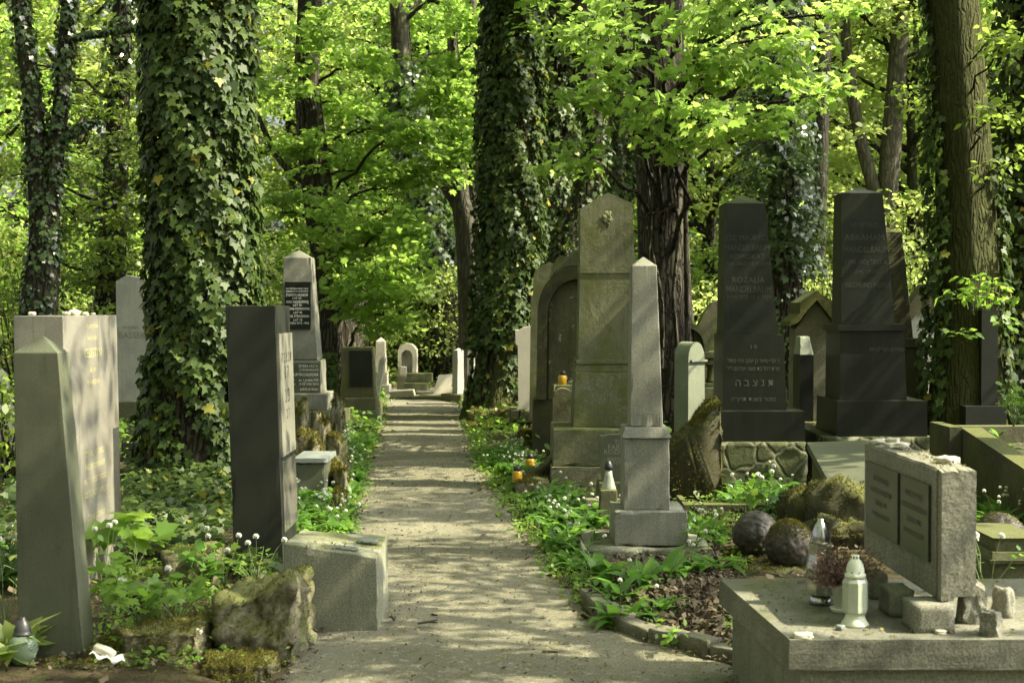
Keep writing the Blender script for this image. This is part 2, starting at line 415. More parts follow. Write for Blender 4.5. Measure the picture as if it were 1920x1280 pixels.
def obelisk_shaft(bm, z0, z1, zap, bot, top):
    """tapered shaft with a pyramid cap"""
    a = [bm.verts.new((x, y, z0)) for x, y in ((bot[0], bot[2]), (bot[1], bot[2]), (bot[1], bot[3]), (bot[0], bot[3]))]
    b = [bm.verts.new((x, y, z1)) for x, y in ((top[0], top[2]), (top[1], top[2]), (top[1], top[3]), (top[0], top[3]))]
    ap = bm.verts.new(((top[0] + top[1]) / 2, (top[2] + top[3]) / 2, zap))
    bm.faces.new(a[::-1])
    for i in range(4):
        j = (i + 1) % 4
        bm.faces.new((a[i], a[j], b[j], b[i])); bm.faces.new((b[i], b[j], ap))

def prism(bm, pts, y0, y1, axis='Y'):
    """extrude an XZ outline along Y (or a YZ outline along X)"""
    mk = (lambda p, t: (p[0], t, p[1])) if axis == 'Y' else (lambda p, t: (t, p[0], p[1]))
    a = [bm.verts.new(mk(p, y0)) for p in pts]; b = [bm.verts.new(mk(p, y1)) for p in pts]
    bm.faces.new(a); bm.faces.new(b[::-1])
    n = len(pts)
    for i in range(n):
        j = (i + 1) % n
        bm.faces.new((a[j], a[i], b[i], b[j]))

def lathe(bm, prof, seg=28, cx=0, cy_=0, mat=0):
    rings = []
    for r, z in prof:
        if r < 1e-5: rings.append([bm.verts.new((cx, cy_, z))])
        else: rings.append([bm.verts.new((cx + r * math.cos(2 * math.pi * i / seg), cy_ + r * math.sin(2 * math.pi * i / seg), z)) for i in range(seg)])
    for a, b in zip(rings, rings[1:]):
        for i in range(seg):
            j = (i + 1) % seg
            q = [a[i % len(a)], a[j % len(a)], b[j % len(b)], b[i % len(b)]]
            q = list(dict.fromkeys(q))
            if len(q) > 2:
                try: bm.faces.new(q).material_index = mat
                except ValueError: pass

def roughen(bm, amp, scale, seed=0, cuts=0):
    if cuts: bmesh.ops.subdivide_edges(bm, edges=bm.edges[:], cuts=cuts, use_grid_fill=True)
    bm.normal_update()
    off = Vector((seed * 7.3, seed * 3.1, seed * 1.7))
    for v in bm.verts:
        k = mnoise.fractal(v.co * scale + off, 0.8, 2.0, 4)
        v.co += v.normal * k * amp
    return bm

def rock(bm, c, s, seed=0, sub=3, amp=0.25, sc=1.5, flat=0.0):
    t = bmesh.new()
    bmesh.ops.create_icosphere(t, subdivisions=sub, radius=1)
    off = Vector((seed * 5.1, seed * 2.3, seed))
    for v in t.verts:
        d = v.co.normalized()
        m = max(abs(d.x), abs(d.y), abs(d.z))
        q = d.lerp(d / m, flat)
        k = 1 + amp * mnoise.fractal(d * sc + off, 0.9, 2.0, 4)
        v.co = q * k
        v.co = Vector((v.co.x * s[0], v.co.y * s[1], v.co.z * s[2])) + Vector(c)
    me = bpy.data.meshes.new('tmp'); t.to_mesh(me); t.free()
    bm.from_mesh(me); bpy.data.meshes.remove(me)

def text_mesh(name, lines, mat, parent, place, maxw=9.0):
    """lines = [(string, cap height m, x centre, z)] on the XZ plane; place(x,z)->Vector in the parent's space"""
    for s, h, x, z in lines:
        verts, faces = [], []
        cu = bpy.data.curves.new('t', 'FONT'); cu.body = s; cu.size = h * 1.38
        cu.align_x = 'CENTER'; cu.align_y = 'CENTER'; cu.resolution_u = 2
        o = bpy.data.objects.new('t', cu); COL.objects.link(o)
        dg = bpy.context.evaluated_depsgraph_get()
        me = bpy.data.meshes.new_from_object(o.evaluated_get(dg))
        b0 = len(verts)
        wd = max((v.co.x for v in me.vertices), default=0) * 2
        kx = min(1.0, maxw / wd) if wd > 0 else 1.0
        for v in me.vertices: verts.append(place(v.co.x * kx + x, v.co.y + z))
        for p in me.polygons: faces.append([b0 + i for i in p.vertices])
        bpy.data.objects.remove(o); bpy.data.curves.remove(cu); bpy.data.meshes.remove(me)
        if not verts: continue
        me = bpy.data.meshes.new(name); me.from_pydata(verts, [], faces); me.materials.append(mat)
        link(bpy.data.objects.new(name, me), parent)

# ------------------------------------------------------------------ leaf helpers (numpy)
def ngon(pts): return np.array([(x, y, z) for x, y, z in pts], float), [list(range(len(pts)))]

def sym(half):
    """half outline from base to tip (x>=0) mirrored"""
    pts = [(x, y, z) for x, y, z in half]
    back = [(-x, y, z) for x, y, z in half[::-1] if x > 1e-6]
    return ngon(pts + back)

L_SIMPLE = sym([(0, 0, 0), (.27, .28, .05), (.24, .62, .03), (0, 1, -.08)])
L_MAPLE = sym([(0, 0, 0), (.30, -.08, 0), (.26, .10, .03), (.58, .20, -.02), (.38, .36, .03), (.48, .62, -.04), (.22, .58, .03), (.16, .72, .0), (0, 1, -.1)])
L_IVY = sym([(0, .05, 0), (.18, -.10, .02), (.42, .05, -.03), (.34, .22, .02), (.52, .42, -.06), (.24, .54, .02), (0, 1.0, -.08)])
L_DRY = ngon([(0, 0, 0), (.25, .25, .14), (.34, .55, .05), (.12, .95, .2), (-.2, .75, .1), (-.33, .4, .18)])

def strip_leaf(length, width, bend, n=4, fold=0.25):
    v, f = [], []
    for i in range(n + 1):
        t = i / n
        wdt = width * (math.sin(math.pi * (0.10 + 0.90 * t) ** 0.8) ** 0.8) * 0.5 if t < 1 else 0.002
        a = math.radians(74) - bend * t
        if i == 0: y, z = 0.0, 0.0
        else: y += math.cos(a) * length / n; z += math.sin(a) * length / n
        v += [(-wdt, y, z + wdt * fold), (0, y, z), (wdt, y, z + wdt * fold)]
    for i in range(n):
        for k in range(2):
            a0 = i * 3 + k
            f.append([a0, a0 + 1, a0 + 4, a0 + 3])
    return np.array(v), f

def umbel():
    rr = np.random.default_rng(3)
    v, f = [], []
    for i in range(20):
        th = i * 2.4; ph = math.acos(1 - 1.3 * (i + .5) / 20)
        d = Vector((math.sin(ph) * math.cos(th), math.sin(ph) * math.sin(th), math.cos(ph)))
        c = d * 0.6 + Vector(rr.normal(0, .05, 3))
        t = d.orthogonal().normalized() * 0.26; u = d.cross(t).normalized() * 0.26
        b = len(v)
        for q in (t, u, -t, -u): v.append(tuple(c + q))
        f.append([b, b + 1, b + 2, b + 3])
    return np.array(v), f
UMBEL = umbel()

def norm(a): return a / np.maximum(np.linalg.norm(a, axis=1, keepdims=True), 1e-9)

def frames(nrm, tip):
    Z = norm(nrm); Y = norm(tip - Z * np.sum(tip * Z, axis=1, keepdims=True)); X = np.cross(Y, Z)
    return X, Y, Z

class Acc:
    """collects vertices and faces as arrays, several materials"""
    def __init__(s): s.v = []; s.f = []; s.n = 0
    def add(s, verts, loops, counts, mat):
        s.v.append(verts); s.f.append((np.asarray(loops) + s.n, np.asarray(counts), mat)); s.n += len(verts)
    def leaves(s, tmpl, c, nrm, tip, size, mat=0):
        tv, tf = tmpl
        c = np.asarray(c, float); m = len(c)
        if m == 0: return
        X, Y, Z = frames(np.asarray(nrm, float), np.asarray(tip, float))
        size = np.broadcast_to(np.asarray(size, float), (m,))[:, None, None]
        loc = tv[None, :, 0:1] * X[:, None] + tv[None, :, 1:2] * Y[:, None] + tv[None, :, 2:3] * Z[:, None]
        v = (c[:, None] + loc * size).reshape(-1, 3)
        lp = np.concatenate([np.array(q) for q in tf]); ct = np.array([len(q) for q in tf])
        k = len(tv)
        s.add(v, (lp[None] + (np.arange(m) * k)[:, None]).ravel(), np.tile(ct, m), mat)
    def tube(s, pts, rad, seg=6, mat=0):
        pts = np.asarray(pts, float); rad = np.asarray(rad, float)
        tg = norm(np.gradient(pts, axis=0))
        ref = np.array([0.31, 0.95, 0.07]) if abs(tg[:, 1].mean()) < .8 else np.array([1., 0, 0.1])
        X = norm(np.cross(tg, ref)); Yv = np.cross(tg, X)
        a = np.arange(seg) * 2 * np.pi / seg
        v = pts[:, None] + rad[:, None, None] * (np.cos(a)[None, :, None] * X[:, None] + np.sin(a)[None, :, None] * Yv[:, None])
        n = len(pts); i = np.arange(n - 1)[:, None] * seg; j = np.arange(seg)[None]; j2 = (j + 1) % seg
        q = np.stack([i + j, i + j2, i + seg + j2, i + seg + j], -1).reshape(-1)
        s.add(v.reshape(-1, 3), q, np.full((n - 1) * seg, 4), mat)
    def mesh(s, name, mats, smooth=False):
        me = bpy.data.meshes.new(name)
        V = np.concatenate(s.v); LO = np.concatenate([f[0] for f in s.f]); CT = np.concatenate([f[1] for f in s.f])
        MI = np.concatenate([np.full(len(f[1]), f[2]) for f in s.f])
        me.vertices.add(len(V)); me.vertices.foreach_set('co', V.astype(np.float32).ravel())
        me.loops.add(len(LO)); me.loops.foreach_set('vertex_index', LO.astype(np.int32))
        me.polygons.add(len(CT))
        st = np.concatenate([[0], np.cumsum(CT)[:-1]])
        me.polygons.foreach_set('loop_start', st.astype(np.int32))
        me.polygons.foreach_set('material_index', MI.astype(np.int32))
        if smooth: me.polygons.foreach_set('use_smooth', np.ones(len(CT), bool))
        me.update(calc_edges=True)
        me.validate()
        for m in (mats if isinstance(mats, (list, tuple)) else [mats]): me.materials.append(m)
        return me
    def obj(s, name, mats, parent=None, smooth=False):
        o = bpy.data.objects.new(name, s.mesh(name, mats, smooth)); return link(o, parent)

L_TUFT = (np.array([(-.16, 0, 0), (.16, 0, 0), (.06, 1, .15), (-.06, 1, .15)], float), [[0, 1, 2, 3]])
def moss_tufts(o, n, seed=0, zmin=-.1, size=.014, dens=0.0, upw=1.0):
    """moss cushions growing on an object's upper faces, as its child"""
    me = o.data; rg = np.random.default_rng(seed)
    me.calc_loop_triangles()
    T = len(me.loop_triangles)
    vi = np.empty(T * 3, np.int32); me.loop_triangles.foreach_get('vertices', vi); vi = vi.reshape(-1, 3)
    co = np.empty(len(me.vertices) * 3, np.float32); me.vertices.foreach_get('co', co); co = co.reshape(-1, 3)
    a, b, c = co[vi[:, 0]], co[vi[:, 1]], co[vi[:, 2]]
    nr = np.cross(b - a, c - a); ar = np.linalg.norm(nr, axis=1); nr = nr / np.maximum(ar, 1e-9)[:, None]
    wt = ar * np.clip((nr[:, 2] - zmin), 0, 1) ** upw
    ctr = (a + b + c) / 3
    k = np.array([mnoise.noise(Vector(q * 5.0 + seed)) for q in ctr]); wt = wt * np.clip(k + .25 + dens, 0.0, 1)
    if wt.sum() <= 0: return
    f = rg.choice(T, n, p=wt / wt.sum())
    u, v = rg.random(n), rg.random(n); fl = u + v > 1; u[fl] = 1 - u[fl]; v[fl] = 1 - v[fl]
    p = a[f] + (b[f] - a[f]) * u[:, None] + (c[f] - a[f]) * v[:, None]
    tip = nr[f] + rg.normal(0, .45, (n, 3)) + [0, 0, .3]
    A = Acc(); A.leaves(L_TUFT, p - nr[f] * .002, rg.normal(0, 1, (n, 3)), tip, size * rg.uniform(.5, 1.4, n))
    A.obj('moss', M['mossleaf'], o)
# ------------------------------------------------------------------ ground and path
LP = [G(*p) for p in ((480, 1420), (500, 1280), (560, 1200), (600, 1100), (640, 1000), (655, 940), (672, 880), (690, 840), (705, 800), (712, 765), (714, 742), (716, 728))]
RP = [G(*p) for p in ((1470, 1420), (1420, 1290), (1385, 1250), (1290, 1220), (1200, 1190), (1120, 1150), (1080, 1110), (1040, 1060), (995, 1000), (950, 940), (912, 880), (890, 840), (884, 800), (876, 765), (856, 742), (840, 728))]
ly = np.array([p.y for p in LP]); lx = np.array([p.x for p in LP])
ry = np.array([p.y for p in RP]); rx_ = np.array([p.x for p in RP])
PATH_END = 28.6
def path_l(y): return np.interp(y, ly, lx)
def path_r(y): return np.interp(y, ry, rx_)
def hgt(x, y):
    x = np.asarray(x, float); y = np.asarray(y, float)
    d = np.maximum(path_l(y) - x, x - path_r(y))
    d = np.where(y > PATH_END, np.maximum(d, (y - PATH_END)), d)
    t = np.clip((d + 0.05) / 0.45, 0, 1); t = t * t * (3 - 2 * t)
    bump = 0.5 * np.sin(1.9 * x + 0.7 * y) * np.sin(1.3 * y - 0.8 * x + 1) + 0.3 * np.sin(5.1 * x + 2.2) * np.sin(4.3 * y + 0.6)
    far = np.clip((y - 24) / 40, 0, 1) * 0.25
    return t * (0.055 + 0.03 * bump + far)

def make_ground():
    xs = np.concatenate([-np.geomspace(400, 9, 16), np.arange(-8.6, 9.0, 0.11), np.geomspace(9.3, 400, 16)])
    ys = np.concatenate([-np.geomspace(120, 2, 8), np.arange(0, 34, 0.12), np.geomspace(34.3, 600, 22)])
    Xg, Yg = np.meshgrid(xs, ys)
    Zg = hgt(Xg, Yg) - 0.004
    V = np.stack([Xg, Yg, Zg], -1).reshape(-1, 3)
    nx, ny = len(xs), len(ys)
    i, j = np.meshgrid(np.arange(ny - 1), np.arange(nx - 1), indexing='ij')
    a = i * nx + j
    q = np.stack([a, a + 1, a + nx + 1, a + nx], -1).reshape(-1)
    A = Acc(); A.add(V, q, np.full((nx - 1) * (ny - 1), 4), 0)
    o = A.obj('ground', M['soilground'], smooth=True)
    tag(o, None, None, kind='structure')
make_ground()

def make_path():
    ys = np.concatenate([np.arange(2.6, 26.0, 0.1), [26.4, 27, 28, PATH_END]])
    nx = 18
    t = np.linspace(0, 1, nx)
    rg = np.random.default_rng(2)
    l = path_l(ys) - 0.03 + rg.normal(0, .045, len(ys)); r = path_r(ys) + 0.03 + rg.normal(0, .045, len(ys))
    Xg = l[:, None] * (1 - t) + r[:, None] * t
    Yg = np.repeat(ys[:, None], nx, 1)
    Zg = 0.008 + 0.010 * np.sin(math.pi * t)[None] + 0.006 * np.sin(2.1 * Yg + 3 * Xg) * np.sin(5 * Xg)
    Zg[:, 0] = -0.012; Zg[:, -1] = -0.012
    V = np.stack([Xg, Yg, Zg], -1).reshape(-1, 3)
    i, j = np.meshgrid(np.arange(len(ys) - 1), np.arange(nx - 1), indexing='ij')
    a = i * nx + j
    q = np.stack([a, a + 1, a + nx + 1, a + nx], -1).reshape(-1)
    A = Acc(); A.add(V, q, np.full(len(q) // 4, 4), 0)
    tag(A.obj('path', M['path'], smooth=True), None, None, kind='structure')
make_path()

# ------------------------------------------------------------------ gravestones
class Stone:
    """a gravestone whose front plane (local y = 0) is at depth d; measures come from photo pixels"""
    def __init__(s, name, label, d, cx, group=None, cat='gravestone', rz=0.0, rx=0.0, ry=0.0, z=0.0, base_py=None):
        s.d = d; s.cx = cx
        p = P(cx, 580, d)
        s.z0 = z if base_py is None else P(cx, base_py, d).z
        s.e = thing(name, label, cat, (p.x, d, s.z0), rz, group, rx, ry)
    def X(s, px): return (px - s.cx) * s.d / F
    def Z(s, py): return P(s.cx, py, s.d).z - s.z0
    def mpx(s, n): return n * s.d / F
    def block(s, name, mat, yt, yb, xt, xb=None, y=(0, 0.3), yi=0.0, bevel=0.008, zt=None, zb=None, parent=None, rough=0):
        """box or tapered box: xt, xb = pixel spans at top and bottom"""
        xb = xb or xt
        bm = B()
        frustum(bm, s.Z(yb) if zb is None else zb, s.Z(yt) if zt is None else zt,
                (s.X(xb[0]), s.X(xb[1]), y[0], y[1]), (s.X(xt[0]), s.X(xt[1]), y[0] + yi, y[1] - yi))
        if rough:
            o = obj(name, roughen(bm, rough, 5, s.d, 6), mat, parent or s.e, 0, True)
            return o
        return obj(name, bm, mat, parent or s.e, min(bevel, .005), chip=.022 if bevel > .004 and 'black' not in mat.name else 0)
    def shaft(s, name, mat, yap, yt, yb, xt, xb, y=(0, 0.3), yi=0.02, bevel=0.008):
        bm = B()
        obelisk_shaft(bm, s.Z(yb), s.Z(yt), s.Z(yap), (s.X(xb[0]), s.X(xb[1]), y[0], y[1]), (s.X(xt[0]), s.X(xt[1]), y[0] + yi, y[1] - yi))
        o = obj(name, bm, mat, s.e, min(bevel, .004), chip=0 if 'black' in mat.name else .016)
        zt, zb = s.Z(yt), s.Z(yb)
        o_face = lambda x, z: Vector((x, y[0] + yi * (z - zb) / (zt - zb) - 0.0025, z))
        return o, o_face
    def outline(s, name, mat, pts, y=(0, 0.2), bevel=0.008, parent=None, rough=0, cuts=0):
        bm = B(); prism(bm, [(s.X(a), s.Z(b)) for a, b in pts], y[0], y[1])
        return obj(name, bm, mat, parent or s.e, bevel)
    def text(s, lines, mat, parent, place=None, yoff=0.0, maxpx=999):
        place = place or (lambda x, z: Vector((x, yoff - 0.0025, z)))
        L = [(t, h * s.d / F, s.X(x), s.Z(y_)) for t, h, x, y_ in lines]
        return text_mesh('inscription', L, mat, parent, place, maxpx * s.d / F)

def arc(cx, cy_, rx, ry, a0, a1, n=14):
    return [(cx + rx * math.cos(R(a0 + (a1 - a0) * i / n)), cy_ - ry * math.sin(R(a0 + (a1 - a0) * i / n))) for i in range(n + 1)]

def rubble_face(s, name, x0, x1, z0, z1, depth, stones, mortar, seed, size=0.15, parent=None):
    """masonry plinth: a mortar core with irregular faced stones set in its front and sides (one part)"""
    rg = random.Random(seed)
    bm = B(); boxb(bm, x0, x1, 0.012, depth, z0, z1)
    for f in bm.faces: f.material_index = 1
    def faced(org, U, V_, W, width, height):
        rows = max(2, round(height / size)); rh = height / rows
        for r_ in range(rows):
            u = -rg.random() * size * 0.5
            while u < width:
                wd = size * rg.uniform(0.7, 1.35)
                a0, a1 = max(u, 0.0), min(u + wd, width)
                if a1 - a0 > 0.04:
                    g = 0.006
                    j = lambda: rg.uniform(-0.018, 0.018)
                    zc0, zc1 = r_ * rh + g, (r_ + 1) * rh - g
                    mid = (a0 + a1) / 2
                    pk = rg.choice([0.03, -0.02, 0.0, 0.045])
                    pts = [(a0 + g, zc0 + (j() if r_ else 0)), (mid + j(), zc0 + (pk * 0.6 if r_ else 0)), (a1 - g, zc0 + (j() if r_ else 0)), (a1 - g, zc1 + (j() if r_ < rows - 1 else 0)), (mid + j(), zc1 + (pk if r_ < rows - 1 else 0)), (a0 + g, zc1 + (j() if r_ < rows - 1 else 0))]
                    out = rg.uniform(0.012, 0.03)
                    cx = sum(p[0] for p in pts) / 6; cz = sum(p[1] for p in pts) / 6
                    lo = [bm.verts.new(org + U * p[0] + V_ * p[1] + W * 0.0) for p in pts]
                    hi = [bm.verts.new(org + U * (cx + (p[0] - cx) * 0.86) + V_ * (cz + (p[1] - cz) * 0.86) + W * (out + rg.uniform(-.006, .006))) for p in pts]
                    top = bm.verts.new(org + U * cx + V_ * cz + W * (out + 0.012))
                    for i in range(6):
                        k = (i + 1) % 6
                        bm.faces.new((lo[i], lo[k], hi[k], hi[i])); bm.faces.new((hi[i], hi[k], top))
                u += wd
    Xv, Yv, Zv = Vector((1, 0, 0)), Vector((0, 1, 0)), Vector((0, 0, 1))
    faced(Vector((x0, 0.0, z0)), Xv, Zv, -Yv, x1 - x0, z1 - z0)
    faced(Vector((x0 - 0.002, depth, z0)), -Yv, Zv, -Xv, depth - 0.02, z1 - z0)
    faced(Vector((x1 + 0.002, 0.02, z0)), Yv, Zv, Xv, depth - 0.02, z1 - z0)
    return obj(name, bm, [stones, mortar], parent or s.e)

def masonry(s, x0, x1, yt, dep):
    bm = B(); frustum(bm, -.05, s.Z(yt), (s.X(x0) - .02, s.X(x1) + .01, 0, dep), (s.X(x0), s.X(x1), 0.0, dep))
    bmesh.ops.subdivide_edges(bm, edges=bm.edges[:], cuts=14, use_grid_fill=True); bm.normal_update()
    for v in bm.verts:
        if v.co.z < s.Z(yt) - .004: v.co += v.normal * (mnoise.cell(v.co * 5) * .012 + mnoise.noise(v.co * 9) * .012)
    return obj('plinth', bm, M['masonry'], s.e, 0, True)

# ---- near left: leaning grey obelisk slab with a pyramid top
s = Stone('gravestone', 'narrow dark grey obelisk stone with a pyramid top leaning left, right above the glass lantern', 6.35, 95, z=0.02)
bm = B(); D = 0.17
obelisk_shaft(bm, s.Z(1256), s.Z(661), s.Z(626), (s.X(30), s.X(155), 0, D), (s.X(24), s.X(108), 0.0, D * 0.95))
obj('shaft', bm, M['darkgrey'], s.e, 0.003, chip=.012)

# ---- second left: broad pinkish slab with gilded rows on the side facing the path
s = Stone('gravestone', 'broad pinkish polished slab with rows of gilded lettering, pebbles lying on its flat top', 7.6, 75)
bm = B()
frustum(bm, -0.05, s.Z(592), (s.X(30), s.X(126), 0, 1.05), (s.X(25), s.X(118), 0, 1.03))
sh = obj('shaft', bm, M['pink'], s.e, 0.003, chip=.016)
def side(xs_top, xs_bot, ztop, zbot):
    return lambda u, z: Vector((xs_bot + (xs_top - xs_bot) * (z - zbot) / (ztop - zbot) + 0.0025, u, z))
pl = side(s.X(118), s.X(126), s.Z(592), -0.05)
zz = lambda py, d: P(180, py, d).z
rows = [(612, 'TU SPOCZYWA', .022), (634, 'NASZ OJCIEC', .022), (662, 'CELESTYN', .052), (694, 'UR. 1871', .026), (716, 'W KRAKOWIE', .026), (848, 'ZMARŁ W ROKU', .035), (872, 'NIEZAPOMNIANY', .035), (898, 'MĄŻ I OJCIEC DROGI', .033), (922, 'CZEŚĆ JEGO PAMIĘCI', .033), (966, 'ŻONA I CÓRKI', .035), (990, 'KOCHANEMU', .035), (1014, 'NA PAMIĄTKĘ', .033), (1036, 'POKÓJ', .035)]
text_mesh('inscription', [(t, h, 0.52, zz(py, 8.1)) for py, t, h in rows], M['gold'], sh, pl, 0.8)

# ---- left behind the ivy tree: pale slab on a mossy base, carved family name
s = Stone('gravestone', 'tall pale sandstone slab with one carved name, half hidden by the ivy-clad trunk', 17.5, 248, rz=R(-8))
s.outline('slab', M['whitegrey'], [(218, 752), (216, 528), (236, 516), (268, 522), (292, 530), (296, 752)], (0, 0.28), 0.012)
s.text([('BASSER', 12, 247, 629), ('RODZINY', 5, 245, 614)], M['letterstone'], s.e)
s.block('base', M['sand'], 752, 850, (205, 312), (203, 314), (-0.12, 0.5), 0.02, 0.02)

# ---- tall black slab with polished face to the path
s = Stone('gravestone', 'tall matt black slab with a pale lettered side panel, directly behind the low concrete block', 8.4, 478)
D = 0.55
bm = B(); frustum(bm, -0.05, s.Z(573), (s.X(438), s.X(531), 0, D), (s.X(422), s.X(516), 0, D))
sh = obj('shaft', bm, M['blackmatt'], s.e, 0.003, chip=.012)
zt, zb = s.Z(573), -0.05
def fx(z): return s.X(531) + (s.X(516) - s.X(531)) * (z - zb) / (zt - zb)
bm = B()
z1, z0 = s.Z(626), s.Z(858)
for f0, f1, za, zc in ((0.03, D - 0.015, z0, z1),):
    frustum(bm, za, zc, (fx(za) - .01, fx(za) + 0.012, f0, f1), (fx(zc) - .01, fx(zc) + 0.012, f0, f1))
pn = obj('panel', bm, M['panelstone'], s.e, 0.003)
pp = lambda u, z: Vector((fx(z) + 0.0145, u, z))
text_mesh('inscription', [('ת נ צ ב ה'[::-1], .07, .27, s.Z(672)), ('ה נ'[::-1], .09, .27, s.Z(700)), ('פ נ'[::-1], .10, .27, s.Z(745)), ('ל ב'[::-1], .07, .27, s.Z(780))], M['letterdark'], pn, pp)
bm = B(); za, zc = s.Z(1000), s.Z(868)
frustum(bm, za, zc, (fx(za) - .01, fx(za) + 0.010, 0.03, D - .015), (fx(zc) - .01, fx(zc) + 0.010, 0.03, D - .015))
obj('lower_panel', bm, M['polished'], s.e, 0.003)

# ---- low concrete block with sloping top at the path edge
s = Stone('low_block', 'low pale concrete block with a sloping dirty top, jutting onto the left of the path', 7.0, 625, cat='stone block')
bm = B()
vs = frustum(bm, -0.05, 0.4, (s.X(532), s.X(708), 0, 0.62), (s.X(530), s.X(705), 0, 0.60))
for i, z in ((4, 0.447), (5, 0.375), (6, 0.39), (7, 0.42)): vs[i].co.z = z
obj('block', bm, M['concretemoss'], s.e, 0.004, chip=.014)

# ---- Machauf-type obelisk on rubble plinth
s = Stone('gravestone', 'tapering grey obelisk with a black plaque of white lettering on a rough masonry plinth', 15.8, 557)
s.Z0 = 0
rubble_face(s, 'plinth', s.X(494), s.X(620), -0.05, s.Z(769), 0.72, M['rubble'], M['mortar'], 3, 0.20)
s.block('base', M['grey'], 738, 769, (503, 611), (501, 613), (0.04, 0.66), 0.0, 0.012)
pd = s.block('pedestal', M['grey'], 676, 738, (516, 598), (515, 600), (0.09, 0.58), 0.008, 0.01)
sh, pf = s.shaft('shaft', M['grey'], 466, 482, 675, (527, 579), (521, 592), (0.13, 0.54), 0.06)
pq = s.block('plaque', M['black'], 528, 617, (530.5, 577), (529.5, 582), (0, 0), 0, 0)
bpy.data.objects.remove(pq)
def plaque(s, pf, x0, x1, yt, yb, mat, thick=0.012, name='plaque'):
    bm = B()
    q = [(s.X(x0), s.Z(yb)), (s.X(x1), s.Z(yb)), (s.X(x1), s.Z(yt)), (s.X(x0), s.Z(yt))]
    a = [bm.verts.new(pf(*k) + Vector((0, 0.003, 0))) for k in q]
    b = [bm.verts.new(pf(*k) + Vector((0, -thick, 0))) for k in q]
    bm.faces.new(a[::-1]); bm.faces.new(b)
    for i in range(4): bm.faces.new((a[i], a[(i + 1) % 4], b[(i + 1) % 4], b[i]))
    return obj(name, bm, mat, s.e, 0.002)
pq = plaque(s, pf, 530.5, 579, 528, 617, M['black'], 0.02)
s.text([('DLA UCZCZENIA PAMIĘCI OFIAR', 3.2, 553, 541), ('BARBARZYŃSTWA NIEMIECKIEGO', 3.2, 553, 546), ('ZYGMUNTA MACHAUFA', 5.4, 553, 553), ('LAT 54', 4, 553, 559), ('ANNY MACHAUFOWEJ', 5.2, 554, 566), ('LAT 50', 4, 554, 572), ('STEFANII STRASSMANOWEJ', 4.6, 556, 579), ('LAT 45', 4, 555, 586), ('JANA STRASSMAN', 5.2, 555, 593), ('LAT 18', 4, 555, 600), ('ZMARLI W R. 1942', 4, 555, 606)],
       M['letterwhite'], pq, lambda x, z: pf(x, z) + Vector((0, -0.021, 0)), maxpx=42)
pl2 = lambda x, z: Vector((x, 0.092 - 0.002, z))
pq2 = plaque(s, lambda x, z: Vector((x, 0.094, z)), 519, 598, 681, 735, M['darkgrey'], 0.01)
s.text([('ESTERA I RÓŻA', 5, 576, 687), ('Z TIEGERMANÓW', 4, 577, 694), ('MACHAUFOWA', 6, 576, 703), ('zm. 1 grudnia 1930', 4.6, 576, 713), ('w 63 roku życia', 4.6, 577, 720), ('pokój jej duszy', 4, 577, 730), ('DAWID', 5, 536, 687), ('MACHAUF', 6, 538, 703), ('zm. 1920', 4.6, 538, 713), ('w 60 roku', 4.6, 538, 720)],
       M['letterwhite'], pq2, lambda x, z: Vector((x, 0.0815, z)), maxpx=37)

# ---- small green-grey box stone before it
s = Stone('box_stone', 'small green-grey box-shaped stone with a slate lid, standing among white flowers by the path', 11.7, 583, cat='stone block')
s.block('box', M['darkgrey'], 868, 948, (553, 608), (553, 608), (0, 0.55), 0, 0.01)
s.block('lid', M['bluestone'], 858, 867.4, (549, 613), (549, 613), (-0.02, 0.58), 0, 0.008)

# ---- rough rocks behind and beside the box
for i, (px, py, d, sx, sy, sz, lab, mt) in enumerate([
    (556, 800, 14.2, .12, .12, .32, 'tall mossy boulder with a pale right side leaning beside the masonry plinth', 'stump'),
    (577, 850, 12.9, .14, .2, .20, 'yellow moss covered rock behind the small box stone', 'stump'),
    (620, 885, 12.2, .07, .15, .22, 'dark mossy rock touching the right side of the box stone', 'moss'),
    (640, 900, 12.0, .05, .12, .20, 'pale upright stone stub at the path edge right of the box stone', 'sandpale'),
    (632, 850, 13.2, .10, .12, .16, 'brown rock between white flowers below the masonry plinth', 'stump'),
    (600, 825, 14.0, .10, .10, .09, 'flat-topped pale rock in front of the masonry plinth', 'rubble'),
    (632, 790, 15.4, .06, .12, .12, 'round mossy rock at the right foot of the masonry plinth', 'rubble'),
    (637, 950, 10.9, .05, .12, .12, 'moss-topped post stub at the path edge below the box stone', 'moss')]):
    p = P(px, py, d)
    bm = B(); rock(bm, (0, 0, 0), (sx, sy, max(sz, p.z + 0.05)), i + 3, 4, 0.30, 1.6, 0.45); roughen(bm, .02, 9, i); roughen(bm, .01, 26, i)
    o = obj('rock', bm, M[{'sandpale': 'rubble'}.get(mt, mt)], None, 0, True); o.location = (p.x, p.y, (p.z + 0) * 0.5 if p.z > .2 else 0.08)
    tag(o, lab, 'rock')
    moss_tufts(o, 6000 if i == 1 else 2500, i, -.2 if i == 1 else .1, .022, .5 if i == 1 else .1)

